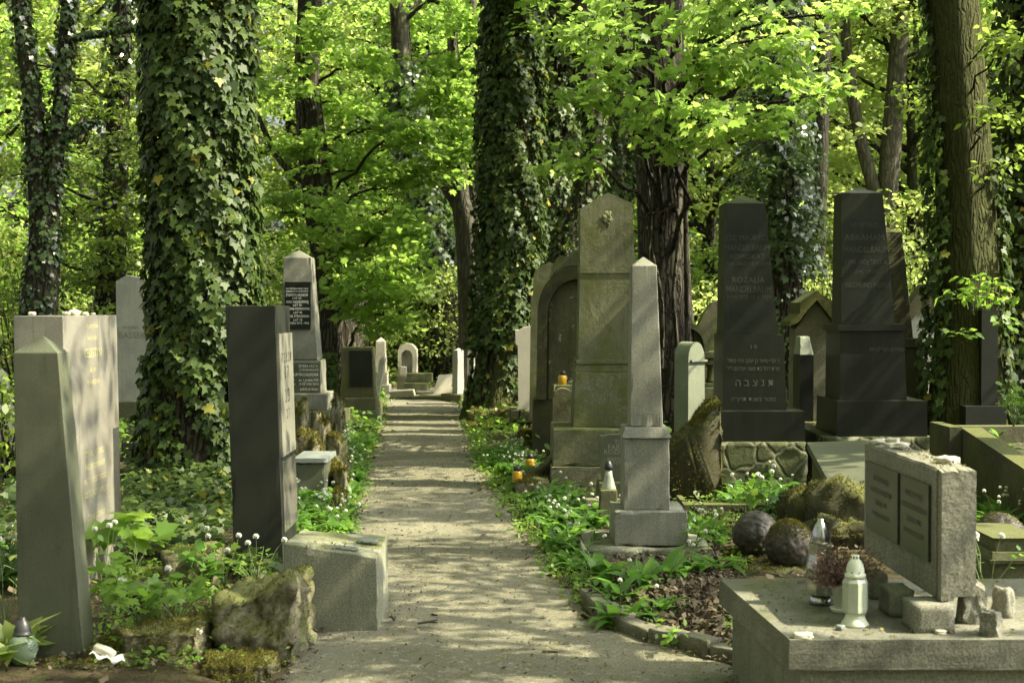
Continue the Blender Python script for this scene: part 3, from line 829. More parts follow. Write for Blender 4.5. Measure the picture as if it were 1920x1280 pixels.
# ---- left mid: dark stones
s = Stone('gravestone', 'low dark gravestone overgrown with ivy, just left of the plaque slab with a black tablet', 21.0, 614)
s.block('slab', M['mossy'], 664, 745, (598, 629), (597, 630), (0, 0.25), 0, 0.015)
s.block('base', M['mossy'], 745, 800, (592, 636), (590, 638), (-0.1, 0.4), 0, 0.015)
IVYSTONE = s
s = Stone('gravestone', 'upright grey-green slab carrying a large black tablet, on a stepped base left of the path', 19.6, 672)
s.block('slab', M['mossy'], 651, 745, (638, 698), (640, 702), (0, 0.36), 0.0, 0.012)
s.block('tablet', M['black'], 657, 724, (655, 697), (656, 698), (-0.02, 0.0), 0, 0.003)
s.block('pedestal', M['mossy'], 745, 768, (648, 705), (648, 706), (-0.1, 0.5), 0, 0.015)
s.block('base', M['darkgrey'], 768, 802, (650, 708), (649, 710), (-0.16, 0.55), 0, 0.015)
s.text([('%s' % t, 3.0, 677, 662 + 5.2 * i) for i, t in enumerate(['TU SPOCZYWA', 'NASZA MATKA', 'I BABCIA', 'ZM. W ROKU 1931', 'W 70 ROKU ŻYCIA', 'POKÓJ JEJ CIENIOM'])], M['letterdim'], s.e, yoff=-0.021, maxpx=36)
s = Stone('gravestone', 'plain grey low kerb stone lying before the ivy-covered gravestone at the left of the path', 18.0, 625)
s.block('base', M['mossy'], 770, 828, (608, 646), (607, 648), (0, 0.6), 0, 0.015)

# ---- far centre
s = Stone('gravestone', 'slender pale obelisk, leftmost of the small stones at the far end of the path', 27.0, 715)
s.shaft('shaft', M['sandpale'], 632, 640, 697, (704, 721), (702, 723), (0.05, 0.30), 0.02)
s.block('pedestal', M['sandpale'], 697, 721, (705, 725), (705, 725.5), (0.02, 0.34), 0, 0.01)
s.block('base', M['sandpale'], 721, 740, (701, 730), (700, 731), (-0.05, 0.42), 0, 0.012)
s = Stone('gravestone', 'tilted pale stone leaning against the slender obelisk at the path end', 25.0, 707, ry=R(9))
s.outline('slab', M['whitegrey'], [(700, 742), (699, 676), (704, 667), (709, 672), (708, 742)], (0, 0.3), 0.01)
s = Stone('gravestone', 'small round-headed gravestone with an arched niche and pale tablet at the head of the path', 27.5, 763)
s.outline('niche_frame', M['sandpale'], [(746, 704), (746, 655)] + arc(763, 657, 16, 13.5, 165, 15, 10) + [(781, 655), (781, 704), (773, 704), (773, 672)] + arc(762.5, 668, 10.5, 12, 0, 180, 10) + [(752, 704)], (0, 0.34), 0.01)
s.outline('tablet', M['whitegrey'], [(751, 704), (751, 670)] + arc(762.5, 669, 11, 12.5, 180, 0, 10) + [(774, 704)], (0.12, 0.2), 0)
s.block('base', M['sand'], 704, 740, (745, 781), (744, 782), (-0.06, 0.5), 0, 0.012)
s.block('ledge', M['sandpale'], 687, 704, (749, 762), (749, 763), (-0.04, 0.11), 0, 0.008)
s = Stone('grave_slab', 'stepped stone grave border with a thick grey block at the far end of the path', 26.5, 785, cat='grave border')
s.block('head_block', M['sand'], 701, 717, (760, 808), (759, 809), (0.25, 0.6), 0, 0.01)
s.block('step', M['sand'], 718, 732, (756, 801), (755, 803), (0.0, 0.5), 0, 0.01)
s = Stone('grave_slab', 'short pale stone slab tilted on loose rocks at the far end of the path', 25.2, 752, cat='grave slab', ry=R(-3))
s.block('slab', M['sandpale'], 733, 745, (731, 774), (732, 776), (0, 0.5), 0, 0.012)
s = Stone('gravestone', 'broad light stone slab leaning back, between the stepped border and the pale post', 26.8, 832, rx=R(-14))
s.outline('slab', M['sandpale'], [(811, 742), (816, 722), (822, 702), (850, 700), (852, 742)], (0, 0.22), 0.01)
s = Stone('gravestone', 'square lilac-grey pillar with a pointed top on a moss-covered block, right of the far path', 24.6, 860, rz=R(38))
s.shaft('shaft', M['whitegrey'], 652, 657, 738, (853, 867), (852, 868), (-0.06, 0.10), 0.004)
s.block('base', M['sand'], 738, 764, (842, 878), (841, 879), (-0.28, 0.3), 0, 0.02)
s = Stone('gravestone', 'narrow greenish post on a dark base, at the foot of the grey bare trunk', 23.6, 883)
s.block('shaft', M['whitegrey'], 637, 730, (876, 889), (875, 890), (0, 0.3), 0, 0.01)
s.block('base', M['mossy'], 730, 762, (869, 892), (868, 893), (-0.06, 0.45), 0, 0.012)
s = Stone('gravestone', 'dark round-headed stone peeping out behind the greenish post', 25.5, 896)
s.outline('slab', M['darkgrey'], [(888, 750), (888, 634)] + arc(896, 634, 8, 9, 180, 0, 8) + [(904, 634), (904, 750)], (0, 0.2), 0.008)
s = Stone('gravestone', 'lilac-grey slanted slab squeezed between the greenish post and the large ivy trunk', 22.6, 903)
s.outline('slab', M['whitegrey'], [(897, 745), (896, 643), (901, 639), (908, 641), (902, 745)], (0, 0.2), 0.008)
s = Stone('gravestone', 'thin pale column stub rising behind the slab with the black tablet', 24.0, 669)
bm = B(); lathe(bm, [(0.0, 0), (.055, 0), (.05, s.Z(640)), (.035, s.Z(636)), (.04, s.Z(628)), (.0, s.Z(624))], 14)
obj('column', bm, M['sandpale'], s.e, 0, True)
s = Stone('tomb', 'pale flat-topped tomb in the trees behind the tapering obelisk with the plaque', 33.0, 622, cat='tomb')
s.outline('body', M['sandpale'], [(590, 700), (590, 650), (612, 640), (650, 640), (652, 700)], (0, 1.2), 0.02)
# left distance, a carved urn at the very edge
s = Stone('gravestone', 'pale carved pedestal top at the far left edge among ivy', 13.5, 2)
bm = B(); lathe(bm, [(0, 0), (.14, 0), (.14, s.Z(772)), (.12, s.Z(764)), (.09, s.Z(757)), (.11, s.Z(748)), (.07, s.Z(738)), (.08, s.Z(728)), (.05, s.Z(700)), (0, s.Z(690))], 20)
obj('pedestal', bm, M['whitegrey'], s.e, 0, True)

# ---- right side
s = Stone('gravestone', 'bright white marble slab with an eared top, on masonry beside the large ivy trunk', 18.4, 987)
s.outline('slab', M['white'], [(969, 767), (972, 764), (971, 648), (967, 645), (966, 618), (972, 619), (982, 614), (996, 611), (1015, 614), (1022, 620), (1022, 645), (1017, 650), (1017, 767)], (0, 0.22), 0.008)
rubble_face(s, 'plinth', s.X(957), s.X(1030), -0.05, s.Z(767), 0.55, M['rubble'], M['mortardark'], 8, 0.2)

s = Stone('gravestone', 'grey-green shouldered stone with a lower step on its left, behind the big blackened arch', 18.0, 1030)
s.outline('slab', M['sand'], [(993, 790), (996, 555), (1000, 552), (1001, 520), (1004, 505), (1030, 491), (1062, 505), (1064, 790)], (0, 0.3), 0.012)

s = Stone('gravestone', 'big arched gravestone blackened by algae with a pale crest, left of the gabled pillar', 15.2, 1075)
s.outline('arch_slab', M['mossarch'], [(1000, 870), (998, 850), (1000, 752), (1007, 744), (1009, 600)] + arc(1079, 585, 70, 86, 172, 8, 22) + [(1150, 600), (1151, 744), (1158, 752), (1158, 870)], (0, 0.42), 0.02)
s.outline('crest', M['sand'], arc(1079, 585, 67, 88, 135, 45, 14) + [(1116, 494), (1098, 478), (1090, 480), (1087, 472), (1079, 467), (1071, 472), (1068, 480), (1050, 478), (1035, 500)], (0.08, 0.36), 0.01)
s.outline('arch_frame', M['mossarch'], [(1005, 748), (1009, 600)] + arc(1079, 585, 70, 86, 172, 8, 22) + [(1150, 600), (1152, 748), (1134, 748), (1132, 600)] + arc(1079, 592, 52, 68, 6, 174, 20) + [(1026, 600), (1024, 748)], (-0.11, 0.0), 0.012)
s.outline('inset', M['archpale'], [(1028, 748), (1029, 600)] + arc(1079, 592, 50, 66, 174, 6, 18) + [(1129, 600), (1130, 748)], (-0.012, 0.0), 0)
s.block('step', M['mossy'], 852, 905, (994, 1040), (992, 1042), (-0.12, 0.5), 0, 0.02)

s = Stone('gravestone', 'small dark round-topped stone in front of the blackened arch, a yellow candle lantern on it', 13.8, 1056)
s.outline('slab', M['mossy'], [(1036, 870), (1037, 745)] + arc(1056, 745, 18, 17, 175, 5, 10) + [(1076, 745), (1076, 870)], (0, 0.20), 0.012)
s.block('back_block', M['sand'], 724, 870, (1039, 1092), (1039, 1092), (0.22, 0.5), 0, 0.01)
SMALLROUND = s

s = Stone('gravestone', 'tall gabled sandstone pillar on a wide stepped base, behind the light grey obelisk', 12.5, 1132)
s.outline('shaft', M['sand'], [(1084, 674), (1088, 498), (1088, 391), (1139, 361), (1186, 381), (1190, 498), (1192, 674)], (0, 0.42), 0.012)
s.block('band', M['sand'], 497, 512, (1087, 1191), (1087, 1191), (-0.008, 0.43), 0, 0.004)
s.block('moulding', M['sand'], 674, 682, (1078, 1198), (1081, 1195), (-0.04, 0.46), 0, 0.012)
s.block('lower_moulding', M['sand'], 682.3, 697, (1082, 1194), (1076, 1200), (-0.03, 0.45), 0, 0.01)
s.block('pedestal', M['sand'], 697.3, 800, (1078, 1198), (1074, 1202), (-0.05, 0.50), 0, 0.012)
s.block('base', M['sand'], 800.3, 868, (1036, 1240), (1035, 1241), (-0.25, 0.62), 0, 0.02)
s.block('foot', M['rubble'], 868.3, 945, (1032, 1244), (1030, 1246), (-0.29, 0.66), 0, 0.02)
bm = B(); rock(bm, (0, 0, 0), (0.055, 0.012, 0.06), 4, 4, 0.7, 2.6)
o = obj('carving', bm, M['sand'], s.e, 0, True); o.location = (s.X(1138), 0.004, s.Z(412))

s = Stone('gravestone', 'light grey granite obelisk with pointed top and square pedestal, standing nearest the right path edge', 8.95, 1212)
s.block('base', M['grey'], 957, 1021, (1152, 1288), (1152, 1291), (-0.04, 0.46), 0.0, 0.008)
s.block('pedestal', M['grey'], 821, 957, (1171, 1257), (1171, 1258), (0.03, 0.34), 0.004, 0.006)
bm = B()
for za, zc, e in ((821, 811, 2), (810.8, 802, -1)):
    frustum(bm, s.Z(za), s.Z(zc), (s.X(1170 - e), s.X(1258 + e), 0.02 - e * .004, 0.35 + e * .004), (s.X(1172 - e), s.X(1255 + e), 0.027 - e * .004, 0.343 + e * .004))
obj('collar', bm, M['grey'], s.e, 0.012)
s.shaft('shaft', M['grey'], 479, 497, 801.7, (1187, 1234), (1183, 1246), (0.06, 0.30), 0.03, 0.005)
bm = B(); frustum(bm, -0.06, s.Z(1022), (s.X(1100), s.X(1332), -0.14, 0.6), (s.X(1098), s.X(1330), -0.14, 0.6))
roughen(bm, 0.016, 5, 3, 8)
obj('foundation', bm, M['concretemoss'], s.e, 0, True)
bm = B()
prism(bm, [(s.X(1083), -0.1), (s.X(1086), s.Z(1000)), (s.X(1098), s.Z(1022)), (s.X(1116), s.Z(1050)), (s.X(1116), -0.1)], -0.22, -0.14)
roughen(bm, 0.015, 5, 8, 3)
obj('side_stone', bm, M['concretemoss'], s.e, 0, True)

s = Stone('gravestone', 'small slanted grey stone with faint carved capitals, tucked behind the light grey obelisk', 10.6, 1160)
s.outline('slab', M['darkgrey'], [(1130, 902), (1125, 830), (1128, 818), (1145, 815), (1190, 814), (1192, 902)], (0, 0.12), 0.008)
s.text([('TU', 9, 1160, 829), ('FABIAN', 10, 1163, 838), ('ROZALIA', 9, 1158, 847), ('PAMIĘCI', 8, 1160, 861), ('CHWILI', 8, 1161, 868)], M['letterstone'], s.e)
s.block('base', M['mossy'], 902, 930, (1122, 1196), (1120, 1198), (-0.08, 0.2), 0, 0.01)
s.block('foot', M['rubble'], 930.5, 1000, (1096, 1190), (1094, 1192), (-0.16, 0.1), 0, 0.02)

s = Stone('gravestone', 'slim pale green pillar with a rounded top between the grey obelisk and the black obelisk', 13.6, 1303, rz=R(27))
s.outline('pillar', M['verdigris'], [(1288, 880), (1289, 672)] + arc(1307, 672, 18, 31, 172, 8, 14) + [(1325, 678), (1327, 880)], (0, 0.24), 0.012)
s.outline('ledge', M['verdigris'], [(1294, 674), (1329, 674), (1329, 678), (1294, 678)], (-0.02, 0.25), 0.004)
s = Stone('gravestone', 'sandstone monument with a round arch over little columns, behind the verdigris pillar', 17.0, 1292)
s.outline('arch', M['sand'], [(1252, 660)] + arc(1291, 648, 37, 43, 180, 0, 20) + [(1330, 660), (1322, 660)] + arc(1291, 650, 29, 34, 0, 180, 16) + [(1260, 660)], (0, 0.35), 0.012)
s.outline('tympanum', M['sand'], [(1258, 662)] + arc(1291, 652, 30, 34, 180, 0, 16) + [(1324, 662)], (0.09, 0.3), 0)
s.block('cornice', M['sand'], 659, 671, (1238, 1346), (1242, 1342), (-0.06, 0.4), 0, 0.012)
s.block('frieze', M['sand'], 671.3, 684, (1244, 1340), (1244, 1340), (-0.02, 0.36), 0, 0.006)
for px in (1255, 1336):
    bm = B(); x = s.X(px)
    lathe(bm, [(0, s.Z(718)), (.07, s.Z(718)), (.07, s.Z(712)), (.05, s.Z(709)), (.055, s.Z(697)), (.045, s.Z(690)), (.065, s.Z(687)), (.065, s.Z(684.3)), (0, s.Z(684.3))], 16, x, 0.08)
    obj('column', bm, M['sand'], s.e, 0, True)
s.block('back_panel', M['sand'], 684.3, 718, (1266, 1326), (1266, 1326), (0.16, 0.34), 0, 0.006)
s.block('sill', M['sand'], 718, 726, (1242, 1344), (1242, 1344), (-0.06, 0.42), 0, 0.01)
s.block('base', M['sand'], 726.3, 850, (1240, 1348), (1238, 1350), (-0.1, 0.46), 0, 0.015)
s = Stone('gravestone', 'tall leaning shouldered stone in shade, directly left behind the first black obelisk', 19.5, 1338)
s.outline('slab', M['mossy'], [(1306, 760), (1310, 610), (1320, 588), (1336, 567), (1356, 560), (1372, 566), (1376, 760)], (0, 0.25), 0.012)
s = Stone('gravestone', 'small pale stone far off just right of the thick dark trunk', 26.0, 1297)
s.outline('slab', M['sandpale'], [(1286, 720), (1287, 588), (1292, 583), (1301, 586), (1303, 720)], (0, 0.2), 0.01)

# black obelisks
s = Stone('gravestone', 'black obelisk with Hebrew lettering on its pedestal, left one of the two black obelisks', 12.0, 1420, group=None)
s.Zp = 0
masonry(s, 1334, 1513, 829, 0.95)
s.block('base', M['black'], 772, 828.6, (1350, 1513), (1350, 1513), (0.06, 0.92), 0, 0.008)
pd = s.block('pedestal', M['black'], 628, 771.7, (1363, 1479), (1362, 1484), (0.20, 0.76), 0.01, 0.008)
sh, pf = s.shaft('shaft', M['black'], 357, 376, 627.7, (1368, 1446), (1366, 1470), (0.26, 0.68), 0.05, 0.006)
s.text([('JÓZ. MAURYCY', 10.5, 1411, 443), ('MANDELBAUM', 12, 1411, 462), ('ADWOKAT', 9.5, 1411, 479), ('7.IX.1861–15.X.1934', 7.5, 1413, 493), ('ROZALIA', 11, 1413, 524), ('MANDELBAUM', 12.5, 1414, 542), ('21.VI.1872–13.X.1929', 7.5, 1414, 557)], M['letterdim'], sh, pf, maxpx=86)
s.text([('פ נ'[::-1], 8, 1421, 651), ('ר יוסף מאיר בן יעקב הלוי מנדל'[::-1], 8, 1421, 678), ('מרת רחל בת משה אברהם ז"ל'[::-1], 8, 1421, 693), ('ה ב צ נ ת', 14, 1423, 720), ('נפטר בשנת תרצ"ה'[::-1], 8, 1421, 751)], M['lettergrey'], pd, lambda x, z: Vector((x, 0.2 + 0.01 * (z - s.Z(771.7)) / (s.Z(628) - s.Z(771.7)) - 0.0025, z)), maxpx=98)

s = Stone('gravestone', 'black obelisk with a moulded collar and wider base, right one of the two black obelisks', 12.1, 1648)
masonry(s, 1545, 1752, 819, 0.9)
s.block('base', M['black'], 752, 818.6, (1573, 1742), (1572, 1743), (0.04, 0.86), 0, 0.008)
pd = s.block('pedestal', M['black'], 621, 751.7, (1584, 1705), (1583, 1711), (0.16, 0.72), 0.01, 0.008)
s.block('collar', M['black'], 608, 620.6, (1580, 1706), (1578, 1708), (0.14, 0.74), 0, 0.014)
sh, pf = s.shaft('shaft', M['black'], 345, 357, 607.7, (1590, 1669), (1589, 1691), (0.22, 0.60), 0.05, 0.006)
s.text([('LEOPOLD', 9, 1634, 418), ('ABRAHAM', 12, 1634, 443), ('MANDELBAUM', 12, 1637, 466), ('SYN MOJŻESZA', 8.5, 1636, 490), ('ZM. 1915', 8, 1636, 509), ('SIEGMUND FAMILII', 9.5, 1640, 534)], M['letterdim'], sh, pf, maxpx=86)
s.text([('אברהם מנדלבוים'[::-1], 7, 1674, 656)], M['lettergrey'], pd, lambda x, z: Vector((x, 0.165 - 0.0025, z)))

s = Stone('gravestone', 'moss-green tapering obelisk half hidden behind the right black obelisk', 14.6, 1668)
s.shaft('shaft', M['mossy'], 423, 434, 645, (1640, 1694), (1622, 1714), (0, 0.45), 0.06, 0.008)
s.block('collar', M['mossy'], 634, 652, (1611, 1726), (1608, 1730), (-0.06, 0.52), 0, 0.02)
s.block('pedestal', M['mossy'], 652.4, 744, (1610, 1728), (1602, 1738), (-0.04, 0.5), 0, 0.01)
s.block('base', M['mossy'], 744.4, 860, (1590, 1752), (1590, 1752), (-0.2, 0.6), 0, 0.01)

s = Stone('gravestone', 'mossy sandstone with a stepped gable roof, between the two black obelisks', 15.6, 1528)
s.outline('body', M['rubble'], [(1490, 820), (1492, 616), (1504, 600), (1527, 562), (1556, 600), (1566, 616), (1568, 820)], (0, 0.35), 0.012)
s.outline('gable', M['moss'], [(1478, 611), (1479, 602), (1497, 587), (1497, 567), (1528, 545), (1560, 567), (1560, 587), (1578, 602), (1578, 611), (1562, 604), (1546, 585), (1528, 562), (1510, 582), (1494, 604)], (-0.10, 0.45), 0.012)
s = Stone('gravestone', 'small black pillar with a sloping green top in front of the gabled stone', 13.4, 1512)
s.block('pillar', M['black'], 666, 790, (1500, 1526), (1500, 1526), (0, 0.32), 0, 0.006)
s.block('cap', M['verdigris'], 631, 665.6, (1503, 1521), (1500, 1526), (0, 0.32), 0.07, 0.006)
s.block('base', M['mossy'], 790, 860, (1480, 1532), (1480, 1532), (-0.08, 0.45), 0, 0.01)

s = Stone('gravestone', 'pointed-arch stone with a blackened head and pale lower half, right of the moss-green obelisk', 19.0, 1733)
s.outline('slab', M['whitegrey'], [(1706, 760), (1708, 574), (1733, 536), (1754, 566), (1756, 760)], (0.02, 0.3), 0.01)
s.outline('head', M['mossarch'], [(1704, 606), (1704, 572), (1733, 533), (1758, 566), (1758, 606), (1745, 590), (1733, 583), (1718, 590)], (-0.02, 0.32), 0.01)
s = Stone('gravestone', 'pale grey column with a collar, just left of the mossy trunk on the right', 19.4, 1764)
s.block('shaft', M['whitegrey'], 474, 632, (1750, 1778), (1748, 1780), (0, 0.25), 0, 0.01)
s.block('collar', M['whitegrey'], 632, 640, (1745, 1783), (1744, 1784), (-0.03, 0.28), 0, 0.01)
s.block('pedestal', M['whitegrey'], 640.4, 722, (1746, 1782), (1742, 1786), (-0.02, 0.27), 0, 0.01)
s.block('base', M['sandpale'], 722.4, 770, (1728, 1800), (1728, 1800), (-0.2, 0.4), 0, 0.012)
s = Stone('gravestone', 'pillar with pale left side and dark front under fresh green shoots, at the far right', 13.4, 1856)
s.block('pillar', M['blackmatt'], 581, 760, (1841, 1871), (1841, 1872), (0, 0.42), 0, 0.006)
s.block('base', M['blackmatt'], 760.3, 812, (1806, 1882), (1806, 1882), (-0.1, 0.6), 0, 0.008)
s.e['label'] = 'dark square pillar under fresh green shoots, between the mossy trunk and the right edge'
s = Stone('gravestone', 'short white stone stub on a block, left of the dark square pillar', 15.0, 1806)
s.outline('slab', M['whitegrey'], [(1798, 733), (1799, 650), (1804, 646), (1820, 647), (1822, 733)], (0, 0.15), 0.008)
s.block('block', M['sand'], 733.3, 800, (1772, 1836), (1772, 1836), (-0.1, 0.4), 0, 0.012)

# wedge kerb tomb at right
def wedge():
    e = thing('grave_border', 'dark sloping stone grave border filled with plants, at the right behind the concrete panel', 'grave border', (0, 0, 0))
    A0 = P(1757, 794, 11.4); A1 = P(1802, 801, 11.1); Bf = P(1960, 905, 9.6); C0 = P(1975, 796, 11.4)
    bm = B()
    def wall(p, q, th, off):
        d = (q - p); n = Vector((-d.y, d.x, 0)).normalized() * th
        v = [Vector((p.x, p.y, -.05)), Vector((q.x, q.y, -.05)), Vector((q.x, q.y, -.05)) + n, Vector((p.x, p.y, -.05)) + n, p, q, q + n, p + n]
        vs = [bm.verts.new(x) for x in v]
        for f in ((3, 2, 1, 0), (4, 5, 6, 7), (0, 1, 5, 4), (1, 2, 6, 5), (2, 3, 7, 6), (3, 0, 4, 7)): bm.faces.new([vs[i] for i in f])
    wall(Bf, A1, -0.16, 0)
    obj('side_wall', bm, M['mossy'], e, 0.012)
    bm = B()
    wall(C0, Vector((A1.x - 0.01, A1.y + .17, A0.z)), 0.16, 0)
    obj('back_wall', bm, M['mossy'], e, 0.012)
    bm = B()
    boxb(bm, A0.x, A1.x - 0.004, A1.y - 0.03, A0.y + .2, -.05, A0.z)
    obj('end_block', bm, M['mossy'], e, 0.012)
    bm = B()
    vs = [bm.verts.new(v) for v in (A1 + Vector((.12, .1, -.12)), Bf + Vector((.12, .1, -.12)), Vector((4.6, Bf.y, Bf.z - .12)), Vector((4.6, A1.y + .2, A1.z - .12)))]
    bm.faces.new(vs)
    obj('earth_fill', bm, M['soil'], e)
wedge()

# sloping ledger on rubble
e = thing('ledger_stone', 'sloping dark ledger stone on a lumpy mossy footing, behind the two stone balls', 'grave slab', (0, 0, 0))
LED = M['darkgrey']
a, b, c, d4 = P(1513, 829, 10.9), P(1700, 822, 10.9), P(1730, 902, 9.5), P(1553, 901, 9.5)
bm = B()
top = [bm.verts.new(v) for v in (d4, c, b, a)]; bot = [bm.verts.new(v - Vector((0, 0, 0.055))) for v in (d4, c, b, a)]
bm.faces.new(top); bm.faces.new(bot[::-1])
for i in range(4): bm.faces.new((bot[i], bot[(i + 1) % 4], top[(i + 1) % 4], top[i]))
obj('slab', bm, LED, e, 0.008)
bm = B()
sk = Vector((0, 0, .057))
lo = [d4 + Vector((.02, .03, 0)), c, b, a + Vector((.04, 0, 0))]
top = [bm.verts.new(v - sk) for v in lo]; bot = [bm.verts.new(Vector((v.x, v.y, .3))) for v in lo]
bm.faces.new(top); bm.faces.new(bot[::-1])
for i in range(4): bm.faces.new((bot[i], bot[(i + 1) % 4], top[(i + 1) % 4], top[i]))
obj('body', bm, M['mossy'], e, 0.01)
bm = B()
for i, (px, py, d, r) in enumerate([(1530, 960, 9.6, .2), (1575, 950, 9.4, .22), (1620, 960, 9.5, .22), (1670, 960, 9.5, .22), (1720, 960, 9.6, .2), (1500, 960, 9.9, .14), (1600, 1010, 9.2, .16), (1560, 1010, 9.2, .16), (1660, 1010, 9.3, .16)]):
    q = P(px, py, d); rock(bm, q, (r, r, max(r * .8, 0.15)), i, 3, 0.3, 2.0, 0.4)
ft = obj('footing', roughen(roughen(bm, .05, 6, 5), .03, 19, 6), M['mossarch'], e, 0, True); moss_tufts(ft, 9000, 3, -.3, .02, .1)

# kerb wall before the left black obelisk
s = Stone('kerb_wall', 'low mossy kerb wall in front of the left black obelisk', 10.9, 1390, cat='kerb')
bm = B(); boxb(bm, s.X(1284), s.X(1500), 0, 0.16, -0.05, s.Z(946)); boxb(bm, s.X(1286), s.X(1296), 0.162, 1.0, -0.05, s.Z(946) - .003)
obj('wall', bm, M['mossy'], s.e, 0.012)
# rough slope beside plinth
bm = B(); q0 = P(1262, 960, 11.6)
prism(bm, [(0, -.3), (0.0, P(1262, 838, 11.6).z), (.09, P(1262, 815, 11.6).z), (.20, P(1262, 790, 11.6).z), (.31, P(1262, 758, 11.6).z), (.38, P(1262, 752, 11.6).z), (.37, -.3)], 0, .5)
roughen(bm, .03, 6, 4, 18); roughen(bm, .016, 22, 5)
o = obj('leaning_boulder', bm, M['mossarch'], None, 0, True); o.location = (q0.x, 11.5, 0)
tag(o, 'dark rough boulder with a slanting top against the left side of the black obelisk plinth', 'boulder')
moss_tufts(o, 9000, 4, -.2, .018, .3)

# stone balls and the mossy block they rest on
s = Stone('mossy_block', 'long moss-topped stone block carrying the two stone balls', 8.3, 1450, cat='stone block')
bm = B(); frustum(bm, -0.05, s.Z(1071), (s.X(1352), s.X(1560), 0, 0.75), (s.X(1356), s.X(1555), 0.02, 0.75))
roughen(bm, 0.02, 6, 2, 9); mb = obj('block', bm, M['stump'], s.e, 0, True); moss_tufts(mb, 14000, 9, -.05, .014, .25)
for px, py, d, rpx, lab in ((1417, 1000, 8.9, 43, 'smooth dark stone ball, the left of the pair on the mossy block'), (1481, 1022, 8.55, 47, 'moss-capped stone ball, the right of the pair on the mossy block'), (1873, 1011, 8.4, 50, 'dark stone ball by the right edge, behind the concrete panel')):
    bm = B(); r = rpx * d / F
    rock(bm, (0, 0, 0), (r, r, r), px, 5, 0.05, 2.2); roughen(bm, .007, 30, px)
    o = obj('stone_ball', bm, M['ball'], None, 0, True); o.location = P(px, py, d)
    tag(o, lab, 'stone ball', 'stone balls')
    if px == 1481: moss_tufts(o, 4500, 6, .25, .012, .3)
    if px == 1873: moss_tufts(o, 900, 6, .4, .012, .1)
s = Stone('mossy_block', 'low dark block under the right-hand stone ball', 8.25, 1873, cat='stone block')
s.block('block', M['mossy'], 1060, 1150, (1830, 1925), (1828, 1930), (0, 0.5), 0, 0.02)

# foreground table tomb
YAW = R(0.4)
h = 0.42; df = (CAMZ - h) * F / 622
e = thing('tomb', 'thick concrete slab tomb in the right foreground, littered with leaves', 'tomb', (524 * df / F, df, 0), YAW)
bm = B(); vs = frustum(bm, h - .108, h, (-0.004, 1.5, 0, 1.15), (0, 1.5, 0, 1.15)); vs[3].co.x -= .075; vs[7].co.x -= .075
bmesh.ops.subdivide_edges(bm, edges=bm.edges[:], cuts=10, use_grid_fill=True)
roughen(bm, 0.004, 8, 2)
o = obj('slab', bm, M['tombslab'], e, 0, False)
bm = B(); vs = boxb(bm, 0.045, 1.46, 0.03, 1.1, -0.05, h - .106); vs[3].co.x -= .072; vs[7].co.x -= .072
obj('body', bm, M['concretemoss'], e, 0.006)
TOMB = e; TOMBH = h

def on_tomb(px, py, z=TOMBH): return G(px, py, z)

s = Stone('concrete_panel', 'upright concrete panel with two dark plaques, propped on small blocks on the right foreground tomb', 5.22, 1767, cat='gravestone', rz=R(1.0))
bm = B()
zb, zt = P(1767, 1128, 5.22).z, P(1767, 880, 5.22).z
W = 68 * 5.22 / F
bm = B(); boxb(bm, 0.003, W - .003, 0.0, 1.05, zb + .003, zt)
bmesh.ops.subdivide_edges(bm, edges=bm.edges[:], cuts=13, use_grid_fill=True)
for _ in range(2):
    bmesh.ops.subdivide_edges(bm, edges=[x for x in bm.edges if abs(x.verts[0].co.z - x.verts[1].co.z) > .014 and abs(x.verts[0].co.y) < .002 and abs(x.verts[1].co.y) < .002], cuts=1)
bm.normal_update()
for v in bm.verts:
    k = mnoise.fractal(v.co * 26, 0.8, 2, 4)
    edge = max(0.0, 1 - abs(v.co.y) / 0.05)
    v.co.y += k * 0.0014 * edge
    if v.co.z > zt - .01: v.co.z += k * 0.004 - edge * abs(k) * .014
    if v.co.z < zb + .02 and v.co.x > W * .4: v.co.z += max(0, mnoise.noise(v.co * 9) + .2) * 0.07 * edge
    if v.co.x > W - .01: v.co.x += k * .002
pan = obj('panel', bm, M['concrete'], s.e, 0.0)
bm = B(); boxb(bm, -0.004, 0.002, 0.045, 1.045, zb + .012, zt - .006); obj('face', bm, M['concrete'], s.e, 0.002)
for y0, y1 in ((0.10, 0.46), (0.50, 0.98)):
    bm = B(); boxb(bm, -0.016, -0.0045, y0, y1, zb + .13, zt - .07)
    pq = obj('plaque', bm, M['plaque'], s.e, 0.002)
    text_mesh('inscription', [('ŚWIĘTEJ PAMIĘCI', .022, -(y0 + y1) / 2, zt - .13), ('NASZYCH RODZICÓW', .022, -(y0 + y1) / 2, zt - .18), ('ZGINĘLI 1942', .022, -(y0 + y1) / 2, zt - .23), ('POKÓJ ICH DUSZOM', .02, -(y0 + y1) / 2, zt - .28)], M['letterdim'], pq, lambda u, z: Vector((-0.0175, -u, z)))
PANEL = s; PZT = zt

